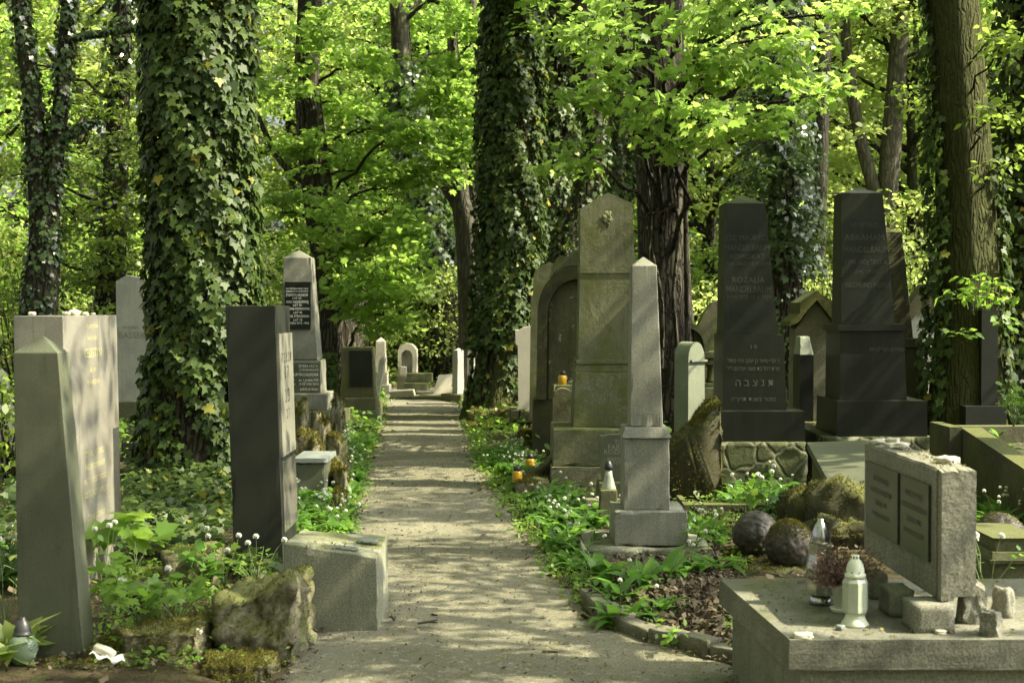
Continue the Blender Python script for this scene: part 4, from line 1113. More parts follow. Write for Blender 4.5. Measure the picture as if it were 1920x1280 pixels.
for px, py, wpx, hpx, dep, lab in ((1648, 1124, 32, 62, .14, 'far concrete prop block under the panel on the tomb'), (1691, 1157, 46, 72, .16, 'middle concrete prop block under the panel on the tomb'), (1752, 1187, 76, 76, .17, 'nearest and widest concrete prop block under the panel on the tomb')):
    q = on_tomb(px, py); bm = B()
    hw = wpx * q.y / F / 2; hh = min(hpx * q.y / F, zb - TOMBH + (.0 if px > 1740 else 0.0) - .002) if px > 1680 else zb - TOMBH - .002
    boxb(bm, -hw, hw, 0, dep, 0.0, hh); roughen(bm, .006, 14, px, 4)
    o = obj('prop_block', bm, M['exposed'] if px > 1740 else M['concretemoss'], None, 0, True)
    o.location = (q.x, q.y, TOMBH + .001); o.rotation_euler = (0, 0, YAW)
    tag(o, lab, 'prop block', 'prop blocks under the panel')
for i, (px, py, sx, sy, sz, lab, mt) in enumerate([
    (1822, 1165, .05, .05, .085, 'crumbled lump of concrete beneath the broken panel corner', 'exposed'),
    (1858, 1190, .038, .035, .05, 'squarish broken stone standing on the tomb right of the panel', 'exposed'),
    (1882, 1155, .038, .03, .065, 'flat concrete fragment leaning behind the broken stone', 'concrete'),
    (1505, 1196, .034, .02, .012, 'pale flat chip at the front left corner of the tomb', 'palestone'),
    (1576, 1180, .018, .014, .010, 'small bluish pebble on the tomb before the white lantern', 'bluestone'),
    (1760, 1186, .03, .02, .008, 'thin stone flake on the tomb below the panel', 'palestone')]):
    q = on_tomb(px, py); bm = B(); rock(bm, (0, 0, 0), (sx, sy, sz), i + 20, 3, 0.25, 1.8, 0.75)
    o = obj('stone_fragment', bm, M[mt], None, 0, mt != 'exposed'); o.location = (q.x, q.y, TOMBH + sz * .75); o.rotation_euler = (0, 0, i)
    tag(o, lab, 'stone fragment')
for i, (u, sx, sy, sz, x, lab) in enumerate([(0.98, .05, .07, .018, .05, 'pale flat stone at the far top end of the concrete panel'), (0.80, .055, .06, .02, .07, 'white chip of marble on top of the concrete panel'), (0.84, .035, .03, .016, .06, 'small brown pebble lying on the marble chip'), (0.22, .055, .05, .022, .09, 'flat white pebble near the broken front corner on top of the panel')]):
    sx, sy, sz = sx * .8, sy * .8, sz * .65
    bm = B(); rock(bm, (0, 0, 0), (sx, sy, sz), i + 31, 3, 0.3, 2.2, 0.8)
    o = obj('pebble', bm, M['palestone'], None, 0, True)
    zz_ = PZT + sz * .8 + (0.022 if i == 2 else 0)
    o.location = PANEL.e.matrix_basis @ Vector((x, u, 0)) + Vector((0, 0, zz_)); o.rotation_euler = (0, 0, i * 1.3)
    tag(o, lab, 'pebble')

# bottom right moulded pedestal
s = Stone('gravestone', 'mossy moulded stone pedestal cut by the right edge, behind the foreground tomb', 7.0, 1912)
bm = B()
for yt, yb, et, eb in ((1008, 1014, 0, 4), (1014, 1034, 6, 8), (1034, 1048, -2, -4), (1048, 1056, -8, -6), (1056, 1300, 4, 2)):
    x0 = 1866
    frustum(bm, s.Z(yb), s.Z(yt) - .001, (s.X(x0 + eb), s.X(1960 - eb), eb * .0025, .5), (s.X(x0 + et), s.X(1960 - et), et * .0025, .5))
obj('pedestal', bm, M['sand'], s.e, 0.012)

# near left mossy blocks, stump and kerbs
def mossrock(name, lab, px0, px1, py0, py1, d, dep, mat, seed, cat='mossy stone', amp=.03, z0=-0.06, rz=0.0, top=None):
    e0 = P((px0 + px1) / 2, 580, d)
    hw = (px1 - px0) * d / F / 2; zt_ = P(px0, py0, d).z
    bm = B(); vs = frustum(bm, z0, zt_, (-hw, hw, 0, dep), (-hw * .94, hw * .94, .02, dep))
    if top:
        for i, dz in zip((4, 5, 6, 7), top): vs[i].co.z += dz
    roughen(bm, amp, 7, seed, 16); roughen(bm, amp * .45, 21, seed + 1)
    o = obj(name, bm, M[mat], None, 0, True); o.location = (e0.x, d, 0); o.rotation_euler = (0, 0, rz)
    if mat in ('moss', 'stump', 'rubble'):
        o.data.materials[0] = M['stump']; moss_tufts(o, {'moss': 11000, 'stump': 3000, 'rubble': 2500}[mat], seed, {'moss': -.5, 'stump': .25, 'rubble': .3}[mat], min(.03, .013 * max(1, d / 7)), .35 if mat == 'moss' else .1, .6)
    return tag(o, lab, cat)
mossrock('mossy_stone', 'thick block wrapped in brown-green moss, in front of the pinkish slab', 214, 369, 1188, 1273, 6.2, .45, 'moss', 1)
mossrock('mossy_stone', 'flat sunlit moss-covered kerb stone at the bottom edge, left of the path', 371, 461, 1250, 1290, 6.0, .3, 'moss', 2)
mossrock('mossy_stone', 'small dark worn stone between the mossy kerb and the path at the bottom edge', 462, 502, 1250, 1290, 6.05, .25, 'stump', 3)
mossrock('mossy_stone', 'low mossy footing stone under the leaning grey obelisk', 66, 232, 1250, 1300, 6.15, .5, 'moss', 4)
mossrock('mossy_stone', 'small mossy stone under the scrap of paper, beside the leaning grey obelisk', 156, 226, 1224, 1262, 6.25, .3, 'moss', 5)
mossrock('mossy_stone', 'crumbling pale boulder streaked with moss, left of the low concrete block', 402, 550, 1116, 1266, 6.35, .55, 'stump', 6, amp=.05, top=(-.07, .06, .02, -.02))
mossrock('mossy_stone', 'thin upright slab edge standing against the crumbling boulder', 546, 558, 1120, 1240, 6.55, .5, 'concretemoss', 7, amp=.008)
mossrock('mossy_stone', 'broad low stone covered with ivy, in front of the ivy-clad tree', 300, 392, 1040, 1100, 7.9, .4, 'stump', 8, amp=.03)
mossrock('mossy_stone', 'square mossy post stub at the right path edge behind the light grey obelisk', 966, 1032, 905, 942, 11.9, .5, 'rubble', 9, amp=.012)
mossrock('mossy_stone', 'dark tilted rock beside the yellow lantern at the right path edge', 985, 1034, 872, 908, 12.5, .35, 'mossarch', 10, amp=.03, top=(-.1, .03, .03, -.08))
mossrock('mossy_stone', 'black border stone seen past the ivy-clad trunk at left', 224, 284, 828, 850, 14.5, .35, 'blackmatt', 11, amp=.004)
mossrock('mossy_stone', 'mossy hump of roots and earth at the foot of the large ivy trunk', 878, 965, 782, 830, 18.6, 1.6, 'moss', 12, amp=.10, top=(-.2, -.05, .05, 0))
mossrock('mossy_stone', 'moss-topped stone in white flowers below the marble slab', 975, 1012, 812, 840, 15.6, .3, 'moss', 13, amp=.02)
mossrock('mossy_stone', 'flat stones at the far end of the path before the tilted slab', 728, 830, 745, 756, 25.0, .8, 'sand', 14, amp=.03)
mossrock('mossy_stone', 'bright mossy lump at the far right edge beside the foreground tomb', 1898, 1935, 1146, 1200, 6.3, .25, 'moss', 15, amp=.04)
mossrock('mossy_stone', 'pale kerb stone beside the far left path edge under the plaque slab', 700, 712, 752, 790, 21.3, .5, 'sand', 16, amp=.01)

# kerb along the leaf bed (right foreground)
kp = [(1086, 1128), (1118, 1160), (1160, 1186), (1215, 1206), (1275, 1222), (1330, 1236), (1392, 1248)]
for i in range(len(kp) - 1):
    a = G(*kp[i]); b = G(*kp[i + 1]); d = b - a; L = d.length - 0.012
    bm = B(); boxb(bm, 0, L, 0, 0.10, -0.05, 0.075 + 0.012 * math.sin(i * 2.1)); roughen(bm, .006, 9, i, 4)
    o = obj('kerb_stone', bm, M['kerb'], None, 0, True); o.location = a; o.rotation_euler = (0, 0, math.atan2(d.y, d.x))
    nm = ['first', 'second', 'third', 'fourth', 'fifth', 'sixth'][i]
    tag(o, nm + ' kerb stone along the leaf bed, counted from the path corner towards the foreground tomb', 'kerb stone', 'kerb stones of the leaf bed')

# pebbles and scraps on the pinkish slab
for i, (px, d, r, lab) in enumerate([(142, 7.9, .03, 'round white pebble, largest on the pinkish slab'), (126, 7.75, .022, 'angular pale pebble at the near corner of the pinkish slab'), (160, 8.1, .018, 'small pale pebble right of the round white one on the slab'), (60, 7.75, .02, 'brown pebble at the left end on the pinkish slab'), (176, 8.25, .014, 'tiny far pebble on the pinkish slab edge')]):
    q = P(px, 592, d); bm = B(); rock(bm, (0, 0, 0), (r, r, r * .6), i + 50, 3, .2, 1.6, .3)
    o = obj('pebble', bm, M['palestone'], None, 0, True); o.location = (min(q.x, P(118, 592, 7.6).x - .03), d, P(70, 592, 7.6).z + r * .5)
    tag(o, lab, 'pebble')
for px, py, lab in ((650, 1028, 'long flat slate chip on the low concrete block'), (690, 1014, 'dark slate chip near the far corner of the low concrete block')):
    q = G(px, py, .405); bm = B(); rock(bm, (0, 0, 0), (.06, .035, .012), px, 2, .2, 2, .6)
    o = obj('stone_chip', bm, M['bluestone'], None, 0, True); o.location = q
    tag(o, lab, 'stone chip')
# ------------------------------------------------------------------ trees
def resample(pts, rad, step):
    pts = np.array([tuple(p) for p in pts]); rad = np.array(rad, float)
    L = np.concatenate([[0], np.cumsum(np.linalg.norm(np.diff(pts, axis=0), axis=1))])
    n = max(4, int(L[-1] / step)); t = np.linspace(0, L[-1], n)
    # smooth interpolation
    out = np.stack([np.interp(t, L, pts[:, k]) for k in range(3)], 1); r = np.interp(t, L, rad)
    for _ in range(max(1, int(0.5 / step))):
        out[1:-1] = (out[:-2] + 2 * out[1:-1] + out[2:]) / 4; r[1:-1] = (r[:-2] + 2 * r[1:-1] + r[2:]) / 4
    return out, r

def trunk_mesh(A, pts, rad, seg=28, step=0.12, amp=0.07, seed=0, flare=0.0, mat=0):
    p, r = resample(pts, rad, step)
    tg = norm(np.gradient(p, axis=0))
    X = norm(np.cross(tg, np.array([0.0, 1.0, 0.02]))); Yv = np.cross(tg, X)
    a = np.arange(seg) * 2 * np.pi / seg
    rg = np.random.default_rng(seed)
    rr = np.repeat(r[:, None], seg, 1)
    for k in (2, 3, 5, 7, 11):
        ph = rg.uniform(0, 6.28); tw = rg.uniform(-.5, .5)
        rr = rr * (1 + amp / math.sqrt(k) * np.sin(k * a[None] + ph + tw * p[:, 2:3] + 0.6 * np.sin(p[:, 2:3] * 1.3 + k)))
    if flare:
        hz = np.clip(1 - p[:, 2:3] / 1.0, 0, 1) ** 2
        rr = rr * (1 + flare * hz * (0.6 + 0.4 * np.sin(5 * a[None] + seed)))
    v = p[:, None] + rr[..., None] * (np.cos(a)[None, :, None] * X[:, None] + np.sin(a)[None, :, None] * Yv[:, None])
    n = len(p); i = np.arange(n - 1)[:, None] * seg; j = np.arange(seg)[None]; j2 = (j + 1) % seg
    q = np.stack([i + j, i + j2, i + seg + j2, i + seg + j], -1).reshape(-1)
    A.add(v.reshape(-1, 3), q, np.full((n - 1) * seg, 4), mat)
    return p, r

def ivy_leaves(A, p, r, n, size, seed, out=0.05, tmpl=L_IVY, z0=-9, z1=99, a0=0, a1=2 * math.pi, clump=0.35, mat=0, bias=None):
    """leaves shingled round a stem (p, r)"""
    rg = np.random.default_rng(seed)
    sel = (p[:, 2] > z0) & (p[:, 2] < z1)
    p, r = p[sel], r[sel]
    if len(p) < 3: return
    t = rg.uniform(0, len(p) - 1.001, n)
    i = t.astype(int); f = (t - i)[:, None]
    c = p[i] * (1 - f) + p[i + 1] * f; rd = r[i] * (1 - f[:, 0]) + r[i + 1] * f[:, 0]
    a = rg.uniform(a0, a1, n)
    # clumpy depth: hills and hollows
    k = np.sin(a * 3 + c[:, 2] * 2.1 + seed) * np.sin(c[:, 2] * 3.3 + a * 2) + .6 * np.sin(a * 7 + c[:, 2] * 6)
    if size > .08 and seed != 1:
        keep = k > -1.25 + .3 * rg.random(n)
        c, rd, a, k = c[keep], rd[keep], a[keep], k[keep]; n = len(a)
    rad = rd + out * (0.35 + rg.random(n) * 0.9 + clump * k)
    dirv = np.stack([np.cos(a), np.sin(a), np.zeros(n)], 1)
    pos = c + dirv * rad[:, None]
    nr = dirv + np.array([0, 0, .35]) + rg.normal(0, .38, (n, 3))
    tip = np.array([0, 0, -1.0]) + rg.normal(0, .45, (n, 3)) + dirv * .25
    A.leaves(tmpl, pos, nr, tip, size * rg.uniform(.35, 1.3, n), mat)

def spray(A, c, n, rad, size, rg, tmpl, out=None, thick=0.22, tilt=0.5, mat=0):
    """a flattened leafy spray of twigs"""
    c = np.asarray(c, float)
    u = rg.normal(0, 1, (n, 3)); u = norm(u) * (rg.random((n, 1)) ** .5)
    if out is None:
        a = rg.uniform(0, 6.28); out = np.array([math.cos(a), math.sin(a), 0])
    off = u * np.array([rad, rad, rad * thick])
    dr = (off @ out)
    off[:, 2] -= np.maximum(dr, -rad * .3) ** 2 / max(rad, .1) * 0.35 + dr * .12
    nr = np.array([0, 0, 1.0]) + rg.normal(0, tilt, (n, 3)) + out * .35
    tip = norm(off + 1e-6) + out * .5 + np.array([0, 0, -.35]) + rg.normal(0, .35, (n, 3))
    A.leaves(tmpl, c + off, nr, tip, size * rg.uniform(.6, 1.25, n), mat)

def limb(A, a, b, r0, r1, rg, seg=6, sag=0.08, mat=0, n=8):
    a = np.asarray(a, float); b = np.asarray(b, float)
    t = np.linspace(0, 1, n)[:, None]
    L = np.linalg.norm(b - a)
    p = a + (b - a) * t
    p[:, 2] += (np.sin(np.pi * t[:, 0]) * sag * L)
    p[1:-1] += rg.normal(0, L * .018, (n - 2, 3))
    A.tube(p, r0 + (r1 - r0) * t[:, 0], seg, mat)
    return p

def above(pts, rad, top, spread=0.0):
    """extend a trunk from its last point up to height top"""
    a, b = Vector(pts[1]), Vector(pts[0])
    d = (b - a).normalized(); d = (d * 0.35 + Vector((0, 0, 1))).normalized()
    out, ro = [], []
    z = b.z; p = b.copy(); k = 0; r = rad[0]
    while p.z < top:
        p = p + d * 1.2; k += 1
        out.append(p.copy()); ro.append(max(0.05, r * (1 - (p.z - b.z) / (top - b.z + 2))))
    return out[::-1] + list(pts), ro[::-1] + list(rad)

LOWN = 46
# shared canopy crowns: built once, carried by many trees ------------------------------------
def crown_mesh(name, seed, z0, z1, R0, nsp, nleaf, size, leafm, tmpl=L_SIMPLE, top=1.0, low=0.5, sprad=0.75, skew=0.0):
    rg = np.random.default_rng(seed)
    A = Acc()
    nb = max(10, nsp // 7)
    attach = []
    for i in range(nb):
        t = (i + rg.random()) / nb
        z = z0 + (z1 - z0) * t
        prof = R0 * (low + (1 - low) * min(1, t * 3)) * (1 - top * max(0, t - .45) / .55 * .8)
        a = i * 2.4 + rg.normal(0, .4)
        L = prof * rg.uniform(.65, 1.1)
        b = np.array([math.cos(a) * L + skew * L, math.sin(a) * L, z + L * rg.uniform(-.05, .35)])
        root = np.array([0, 0, max(z - L * .35, z0 * .8)])
        p = limb(A, root, b, .05 + .012 * L, .012, rg, 5, .05, 1)
        attach.append(p)
    for p in attach:
        for k in range(max(1, nsp // nb)):
            q = p[rg.integers(3, len(p))] + rg.normal(0, .55, 3) * np.array([1, 1, .6])
            limb(A, p[rg.integers(2, len(p))], q, .012, .004, rg, 3, .05, 1, 4)
            spray(A, q, int(nleaf * rg.uniform(.6, 1.4)), sprad * rg.uniform(.6, 1.3), size, rg, tmpl)
    return A.mesh(name, [leafm, M['barkdark']])

CANOPY = [crown_mesh('canopy_crown', 41 + i, 6.5, 14.5, 4.2, 85, 80, 0.17, M['maple'], sprad=.78) for i in range(3)]
SPARSE = [crown_mesh('canopy_crown', 51 + i, 7.5, 14.5, 3.6, 55, 50, 0.17, M['maple'], sprad=.8) for i in range(2)]
LOWCAN = [crown_mesh('canopy_crown', 81 + i, 4.6, 10.0, 3.7, LOWN, 120, 0.15, M['maple'], sprad=.72, low=.7) for i in range(3)]  # low clumped crowns, shaped to let patches of sun onto the path
YOUNG = [crown_mesh('leafy_crown', 61 + i, 0.7, 9.5, 3.1, 250, 62, 0.15, (M['maple'], M['lime'], M['mid'])[i % 3], sprad=.7, low=.8) for i in range(4)]

def add_crown(parent, me, loc, rz, sc=1.0):
    o = bpy.data.objects.new('crown', me); link(o, parent)
    o.location = loc; o.rotation_euler = (0, 0, rz); o.scale = (sc, sc, sc)
    return o

ALLTREES = []
def tree(name, label, d, px, mat, seed, top=13, flare=0.35, amp=0.06, forks=(), ivy=None, crown=None, blobs=None, seg=28, group=None, rootz=-0.15):
    """px = [(x, y, width)] from the top of the frame down to the root, all at depth d"""
    rg = np.random.default_rng(seed)
    pts = [P(a, b, d) for a, b, _ in px]; rad = [w_ * d / F / 2 for _, _, w_ in px]
    base = pts[-1].copy(); base.z = rootz
    pts.append(base); rad.append(rad[-1] * 1.05)
    pts, rad = above(pts, rad, top)
    org = Vector((base.x, base.y, 0))
    e = thing(name, label, 'tree', org, 0, group)
    loc = [p - org for p in pts]
    A = Acc()
    p, r = trunk_mesh(A, loc, rad, seg, 0.12, amp, seed, flare)
    stems = [(p, r)]
    for fk in forks:
        fp = [P(a, b, d + (q[3] if len(q) > 3 else 0)) - org for q in fk for a, b in [(q[0], q[1])]]
        fr = [q[2] * d / F / 2 for q in fk]
        if fp[0].z + org.z > 8.0 * d / 24 * 0.4 and fk[0][1] <= 0:
            fp, fr = above(fp, fr, top - 1)
        stems.append(trunk_mesh(A, fp, fr, max(10, seg // 2), 0.12, amp, seed + 3, 0))
    A.obj('trunk', mat, e, True)
    if ivy:
        I = Acc()
        for k in range(9 if ivy[0]['n'] > 2000 else 0):
            a = rg.uniform(0, 6.28); m = len(p); sl_ = slice(0, m)
            aa = a + np.cumsum(rg.normal(0, .05, m))
            q = p + np.stack([np.cos(aa), np.sin(aa), np.zeros(m)], 1) * (r * 1.03 + .015)[:, None]
            I.tube(q[::2], np.full(len(q[::2]), rg.uniform(.008, .02)), 5, 1)
        for kw in ivy:
            kw = dict(kw); which = kw.pop('stem', None); m_ = kw.pop('mat', None)
            for k, (sp, sr) in enumerate(stems):
                if which is not None and k != which: continue
                ivy_leaves(I, sp, sr, **kw)
        I.obj('ivy', [IVYMAT.get(seed, M['ivy']), M['bark']], e)
    if crown is not None:
        me, cz, sc = crown
        i = np.argmin(np.abs(p[:, 2] - 7.0))
        add_crown(e, me, (p[i, 0], p[i, 1], cz), seed * 1.7, sc)
    if blobs:
        Lf = Acc()
        for bl in blobs:
            cx, cyy, dd, rx, ry_, rz_, n, nl, size, rad_, tm = bl
            c = P(cx, cyy, dd) - org
            c = np.array(c)
            i = np.argmin(np.abs(p[:, 2] - min(p[:, 2].max(), c[2] - 0.3 * np.linalg.norm(c[:2] - p[0, :2]))))
            pth = limb(Lf, p[i], c, .014 if seed == 8 else .035, .006 if seed == 8 else .012, rg, 5, .10, 1, 10)
            for k in range(n):
                u = norm(rg.normal(0, 1, (1, 3)))[0] * rg.random() ** .4
                q = c + u * np.array([rx * dd / F, rz_, ry_ * dd / F])
                limb(Lf, pth[rg.integers(5, 10)], q, .009, .003, rg, 3, .04, 1, 5)
                spray(Lf, q, nl, rad_ * rg.uniform(.7, 1.25), size, rg, tm)
        Lf.obj('leafy_branches' if crown is not None else 'crown', [LEAFMAT.get(seed, M['maple']), M['barkdark']], e)
    ALLTREES.append(e)
    return e, stems, org

IVYMAT = {2: M['ivyfar'], 12: M['ivyfar'], 16: M['ivyfar'], 15: M['ivyfar'], 22: M['ivyfar']}
LEAFMAT = {7: M['maple'], 3: M['maple'], 8: M['mid'], 22: M['mid'], 12: M['ivyfar'], 2: M['ivyfar']}

# 1: ivy-clad trunk, left foreground
tree('ivy_clad_tree', 'massive trunk thickly clad in ivy, nearest tree, standing left of the path', 13.2,
     [(375, -10, 158), (377, 200, 158), (382, 480, 158), (384, 700, 162), (376, 860, 192)], M['bark'], 1, top=12, flare=.25,
     ivy=[dict(n=15500, size=.092, seed=1, out=.12, z0=.9, z1=6.5), dict(n=3200, size=.09, seed=5, out=.13, z0=-.1, z1=1.3), dict(n=1500, size=.09, seed=8, out=.14, z0=6.4, z1=9)],
     crown=(CANOPY[0], 0.5, 1.0))
# 2: dark twin trunk at the far left
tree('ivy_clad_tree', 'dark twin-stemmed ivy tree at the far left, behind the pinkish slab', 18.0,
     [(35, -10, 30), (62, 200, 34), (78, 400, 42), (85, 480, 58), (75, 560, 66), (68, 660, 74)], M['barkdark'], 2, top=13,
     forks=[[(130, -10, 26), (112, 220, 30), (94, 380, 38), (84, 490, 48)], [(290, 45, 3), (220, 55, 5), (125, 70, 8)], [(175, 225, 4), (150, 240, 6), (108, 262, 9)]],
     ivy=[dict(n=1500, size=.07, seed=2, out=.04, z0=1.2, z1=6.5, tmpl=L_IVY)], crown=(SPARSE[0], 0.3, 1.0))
# 3: maple with bright foliage left of the path
def blobs3():
    B_ = []
    rg = np.random.default_rng(33)
    for cx, cyy, w_ in ((600, 60, 95), (700, 120, 90), (640, 190, 100), (540, 160, 70), (720, 240, 80), (570, 280, 70), (660, 320, 100), (740, 350, 70), (620, 400, 60), (700, 440, 90), (770, 430, 60), (720, 520, 90), (660, 550, 60), (770, 520, 60), (720, 590, 60), (530, 400, 45), (560, 500, 40), (790, 250, 60), (640, 490, 70)):
        B_.append((cx, cyy, 22.8 + rg.uniform(-1.4, 2.2), w_ * .7, 45, .7, 10, 46, .11, .40, L_MAPLE))
    return B_
tree('maple_tree', 'leaning maple with bright sunlit leaves, left of the path behind the plaque slab', 24.0,
     [(583, -10, 46), (575, 150, 48), (588, 300, 54), (602, 400, 60), (620, 500, 66), (634, 600, 76), (640, 690, 96)], M['bark'], 3, top=14,
     forks=[[(700, 470, 24), (675, 540, 34), (662, 600, 44), (652, 670, 56)], [(480, 210, 9), (520, 300, 12), (550, 330, 14), (590, 350, 16)]], blobs=blobs3(), crown=(SPARSE[1], .5, .9))
# 4: grey bare trunk, forked
tree('broadleaf_tree', 'grey bare-barked forked trunk beyond the path end, left of the large ivy trunk', 25.0,
     [(846, -10, 18), (850, 120, 22), (856, 260, 28), (866, 380, 40), (880, 440, 50), (886, 560, 52), (890, 640, 58), (892, 700, 66)], M['barkgrey'], 4, top=14, amp=.05,
     forks=[[(880, -10, 22), (905, 120, 24), (902, 240, 26), (888, 350, 30), (876, 420, 34)], [(790, 310, 14), (820, 330, 20), (850, 365, 26), (872, 410, 30)]],
     blobs=[(cx, cy_, 23.6, 55, 40, .7, 9, 44, .11, .4, L_MAPLE) for cx, cy_ in ((850, 40), (870, 130), (845, 210), (880, 280), (830, 310), (900, 200), (900, 60), (805, 150))], crown=(SPARSE[0], .6, .8))
# 5: big ivy trunk right of the path
tree('ivy_clad_tree', 'broad dark ivy-clad trunk with a mossy foot at the right edge of the path', 20.6,
     [(962, -10, 82), (960, 200, 86), (956, 400, 90), (950, 560, 98), (944, 690, 108), (938, 780, 135)], M['barkmoss'], 5, top=14, flare=.18,
     ivy=[dict(n=12500, size=.095, seed=15, out=.14, z0=1.0, z1=7), dict(n=900, size=.09, seed=25, out=.06, z0=.2, z1=1.3)], crown=(CANOPY[1], .5, .9))
tree('ivy_clad_tree', 'second ivy-covered stem rising just right behind the broad ivy trunk', 22.0,
     [(1062, -10, 56), (1046, 150, 60), (1032, 300, 66), (1015, 430, 74), (1005, 600, 84)], M['barkdark'], 55, top=13,
     ivy=[dict(n=7000, size=.10, seed=35, out=.2, z0=.8, z1=7)])
# 6: curved dark trunk
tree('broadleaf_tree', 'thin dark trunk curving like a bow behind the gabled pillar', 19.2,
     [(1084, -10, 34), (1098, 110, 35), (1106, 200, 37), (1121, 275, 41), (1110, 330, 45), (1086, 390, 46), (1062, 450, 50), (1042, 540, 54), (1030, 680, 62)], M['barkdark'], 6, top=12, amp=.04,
     ivy=[dict(n=1500, size=.075, seed=61, out=.05, z0=.5, z1=4.5)], crown=(CANOPY[2], .5, .7))  # ivy added to darken the sunlit bark
# 7: thick dark trunk
def blobs7():
    B_ = []; rg = np.random.default_rng(77)
    for cx, cyy, w_, d_ in ((1110, 60, 70, 15), (1180, 130, 80, 14.4), (1250, 60, 80, 14), (1330, 60, 80, 14.5), (1400, 110, 80, 14.5), (1260, 190, 80, 13.8), (1180, 240, 70, 14.4), (1330, 230, 80, 13.8), (1420, 230, 70, 14.5), (1480, 60, 80, 15), (1540, 130, 60, 15.5), (1500, 190, 60, 15.5), (1110, 180, 50, 15), (1050, 300, 55, 15.5), (1280, 280, 45, 14), (1330, 140, 60, 14), (1560, 30, 60, 16), (1390, 20, 90, 14), (1460, 130, 70, 14), (1150, 30, 60, 14.4)):
        B_.append((cx, cyy, d_ + rg.uniform(-.6, .6), w_ * .9, 36, .6, 7, 17, .11, .30, L_MAPLE))
    return B_
tree('maple_tree', 'thick dark furrowed trunk wound with bare vine stems, maple leaves hanging before it', 17.2,
     [(1236, -10, 92), (1236, 150, 93), (1240, 300, 95), (1245, 450, 98), (1250, 600, 104), (1254, 720, 128)], M['bark'], 7, top=13, amp=.05,
     forks=[[(1100, 70, 9), (1140, 92, 14), (1180, 105, 17), (1236, 108, 20)], [(1205, 300, 5, -.75), (1225, 400, 5, -.72), (1212, 500, 6, -.74), (1225, 600, 7, -.75), (1235, 700, 8, -.75)], [(1268, 380, 5, -.72), (1240, 420, 5, -.74), (1215, 400, 3, -.75)], [(1255, 300, 5, -.74), (1275, 430, 6, -.7), (1260, 560, 8, -.74), (1275, 690, 9, -.7)], [(1290, 200, 8, -.5), (1285, 350, 9, -.55), (1287, 520, 9, -.55), (1290, 690, 10, -.5)], [(1200, 380, 6, -.5), (1222, 470, 6, -.74), (1244, 560, 7, -.75), (1240, 690, 9, -.75)]],
     blobs=blobs7(), crown=(CANOPY[0], .6, .9))
# 8: mossy trunk at right
tree('broadleaf_tree', 'mossy upright trunk with ivy up its edges, right of the two black obelisks', 13.8,
     [(1785, -10, 98), (1798, 150, 102), (1808, 300, 106), (1814, 450, 110), (1815, 600, 116), (1812, 740, 138)], M['barkmoss'], 8, top=13, amp=.035,
     ivy=[dict(n=900, size=.085, seed=18, out=.10, z0=.4, z1=3.6, a0=2.5, a1=3.9), dict(n=520, size=.08, seed=28, out=.08, z0=.5, z1=3.2, a0=-.9, a1=.4), dict(n=300, size=.08, seed=29, out=.08, z0=3.0, z1=5.2, a0=2.9, a1=3.6)],
     blobs=[(1905, 80, 12.6, 45, 40, .4, 6, 20, .085, .26, L_SIMPLE), (1890, 200, 12.4, 40, 40, .4, 6, 20, .085, .26, L_SIMPLE), (1900, 300, 12.6, 30, 50, .4, 5, 20, .085, .26, L_SIMPLE), (1880, 60, 12.8, 40, 30, .4, 5, 20, .085, .26, L_SIMPLE), (1740, 40, 14.8, 30, 40, .4, 4, 20, .085, .26, L_SIMPLE), (1720, 180, 15, 25, 50, .4, 4, 20, .085, .26, L_SIMPLE)],
     crown=(SPARSE[0], .4, 1.1))
# 9: ivy tree at the right edge
tree('ivy_clad_tree', 'brown trunk hung with ivy, cut by the right edge of the picture', 14.2,
     [(1940, -10, 80), (1930, 300, 80), (1918, 500, 84), (1908, 700, 105)], M['bark'], 9, top=12,
     ivy=[dict(n=4200, size=.09, seed=19, out=.15, z0=.3, z1=6, a0=1.6, a1=5.6)], crown=(SPARSE[1], .4, 1.0))
# mid and far trunks
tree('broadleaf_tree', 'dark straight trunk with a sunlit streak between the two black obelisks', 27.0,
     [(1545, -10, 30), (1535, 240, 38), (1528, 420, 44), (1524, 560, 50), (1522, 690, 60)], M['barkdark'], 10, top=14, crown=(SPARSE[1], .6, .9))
tree('broadleaf_tree', 'slim grey trunk with yellow-green leaves, behind the right black obelisk', 29.0,
     [(1692, -10, 28), (1682, 130, 33), (1668, 300, 37), (1660, 420, 36), (1655, 690, 46)], M['barkgrey'], 11, top=14,
     forks=[[(1580, -10, 16), (1590, 130, 22), (1612, 260, 24), (1650, 400, 26)]], crown=(SPARSE[0], .6, .8))
IV = []
for (cx, cyy, w_, dd) in ((1420, 80, 40, 21.6), (1410, 180, 45, 21.4), (1440, 260, 50, 21.2), (1480, 300, 35, 21.4), (1410, 330, 40, 21.3), (1480, 400, 30, 21.5), (1500, 480, 30, 21.5)):
    IV.append((cx, cyy, dd, w_, 38, .35, 7, 36, .10, .30, L_SIMPLE))
tree('ivy_clad_tree', 'bushy trunk under glinting pale ivy leaves, behind the left black obelisk', 22.0,
     [(1455, -10, 44), (1462, 250, 50), (1470, 480, 56), (1472, 640, 66)], M['bark'], 12, top=13,
     ivy=[dict(n=5200, size=.095, seed=22, out=.34, z0=2.0, z1=7), dict(n=500, size=.09, seed=23, out=.12, z0=.3, z1=2)], blobs=IV)
tree('broadleaf_tree', 'far pale forked trunk seen through the gap left of the thick dark trunk', 31.0,
     [(1175, -10, 30), (1168, 150, 36), (1158, 300, 42), (1152, 430, 46), (1150, 680, 54)], M['barkgrey'], 13, top=13,
     forks=[[(1205, 250, 14), (1185, 320, 18), (1165, 370, 24)]],
     ivy=[dict(n=3200, size=.10, seed=62, out=.10, z0=.5, z1=7.5)], crown=(SPARSE[1], .8, .8))  # ivy added over the grey bark so the trunk looks darker
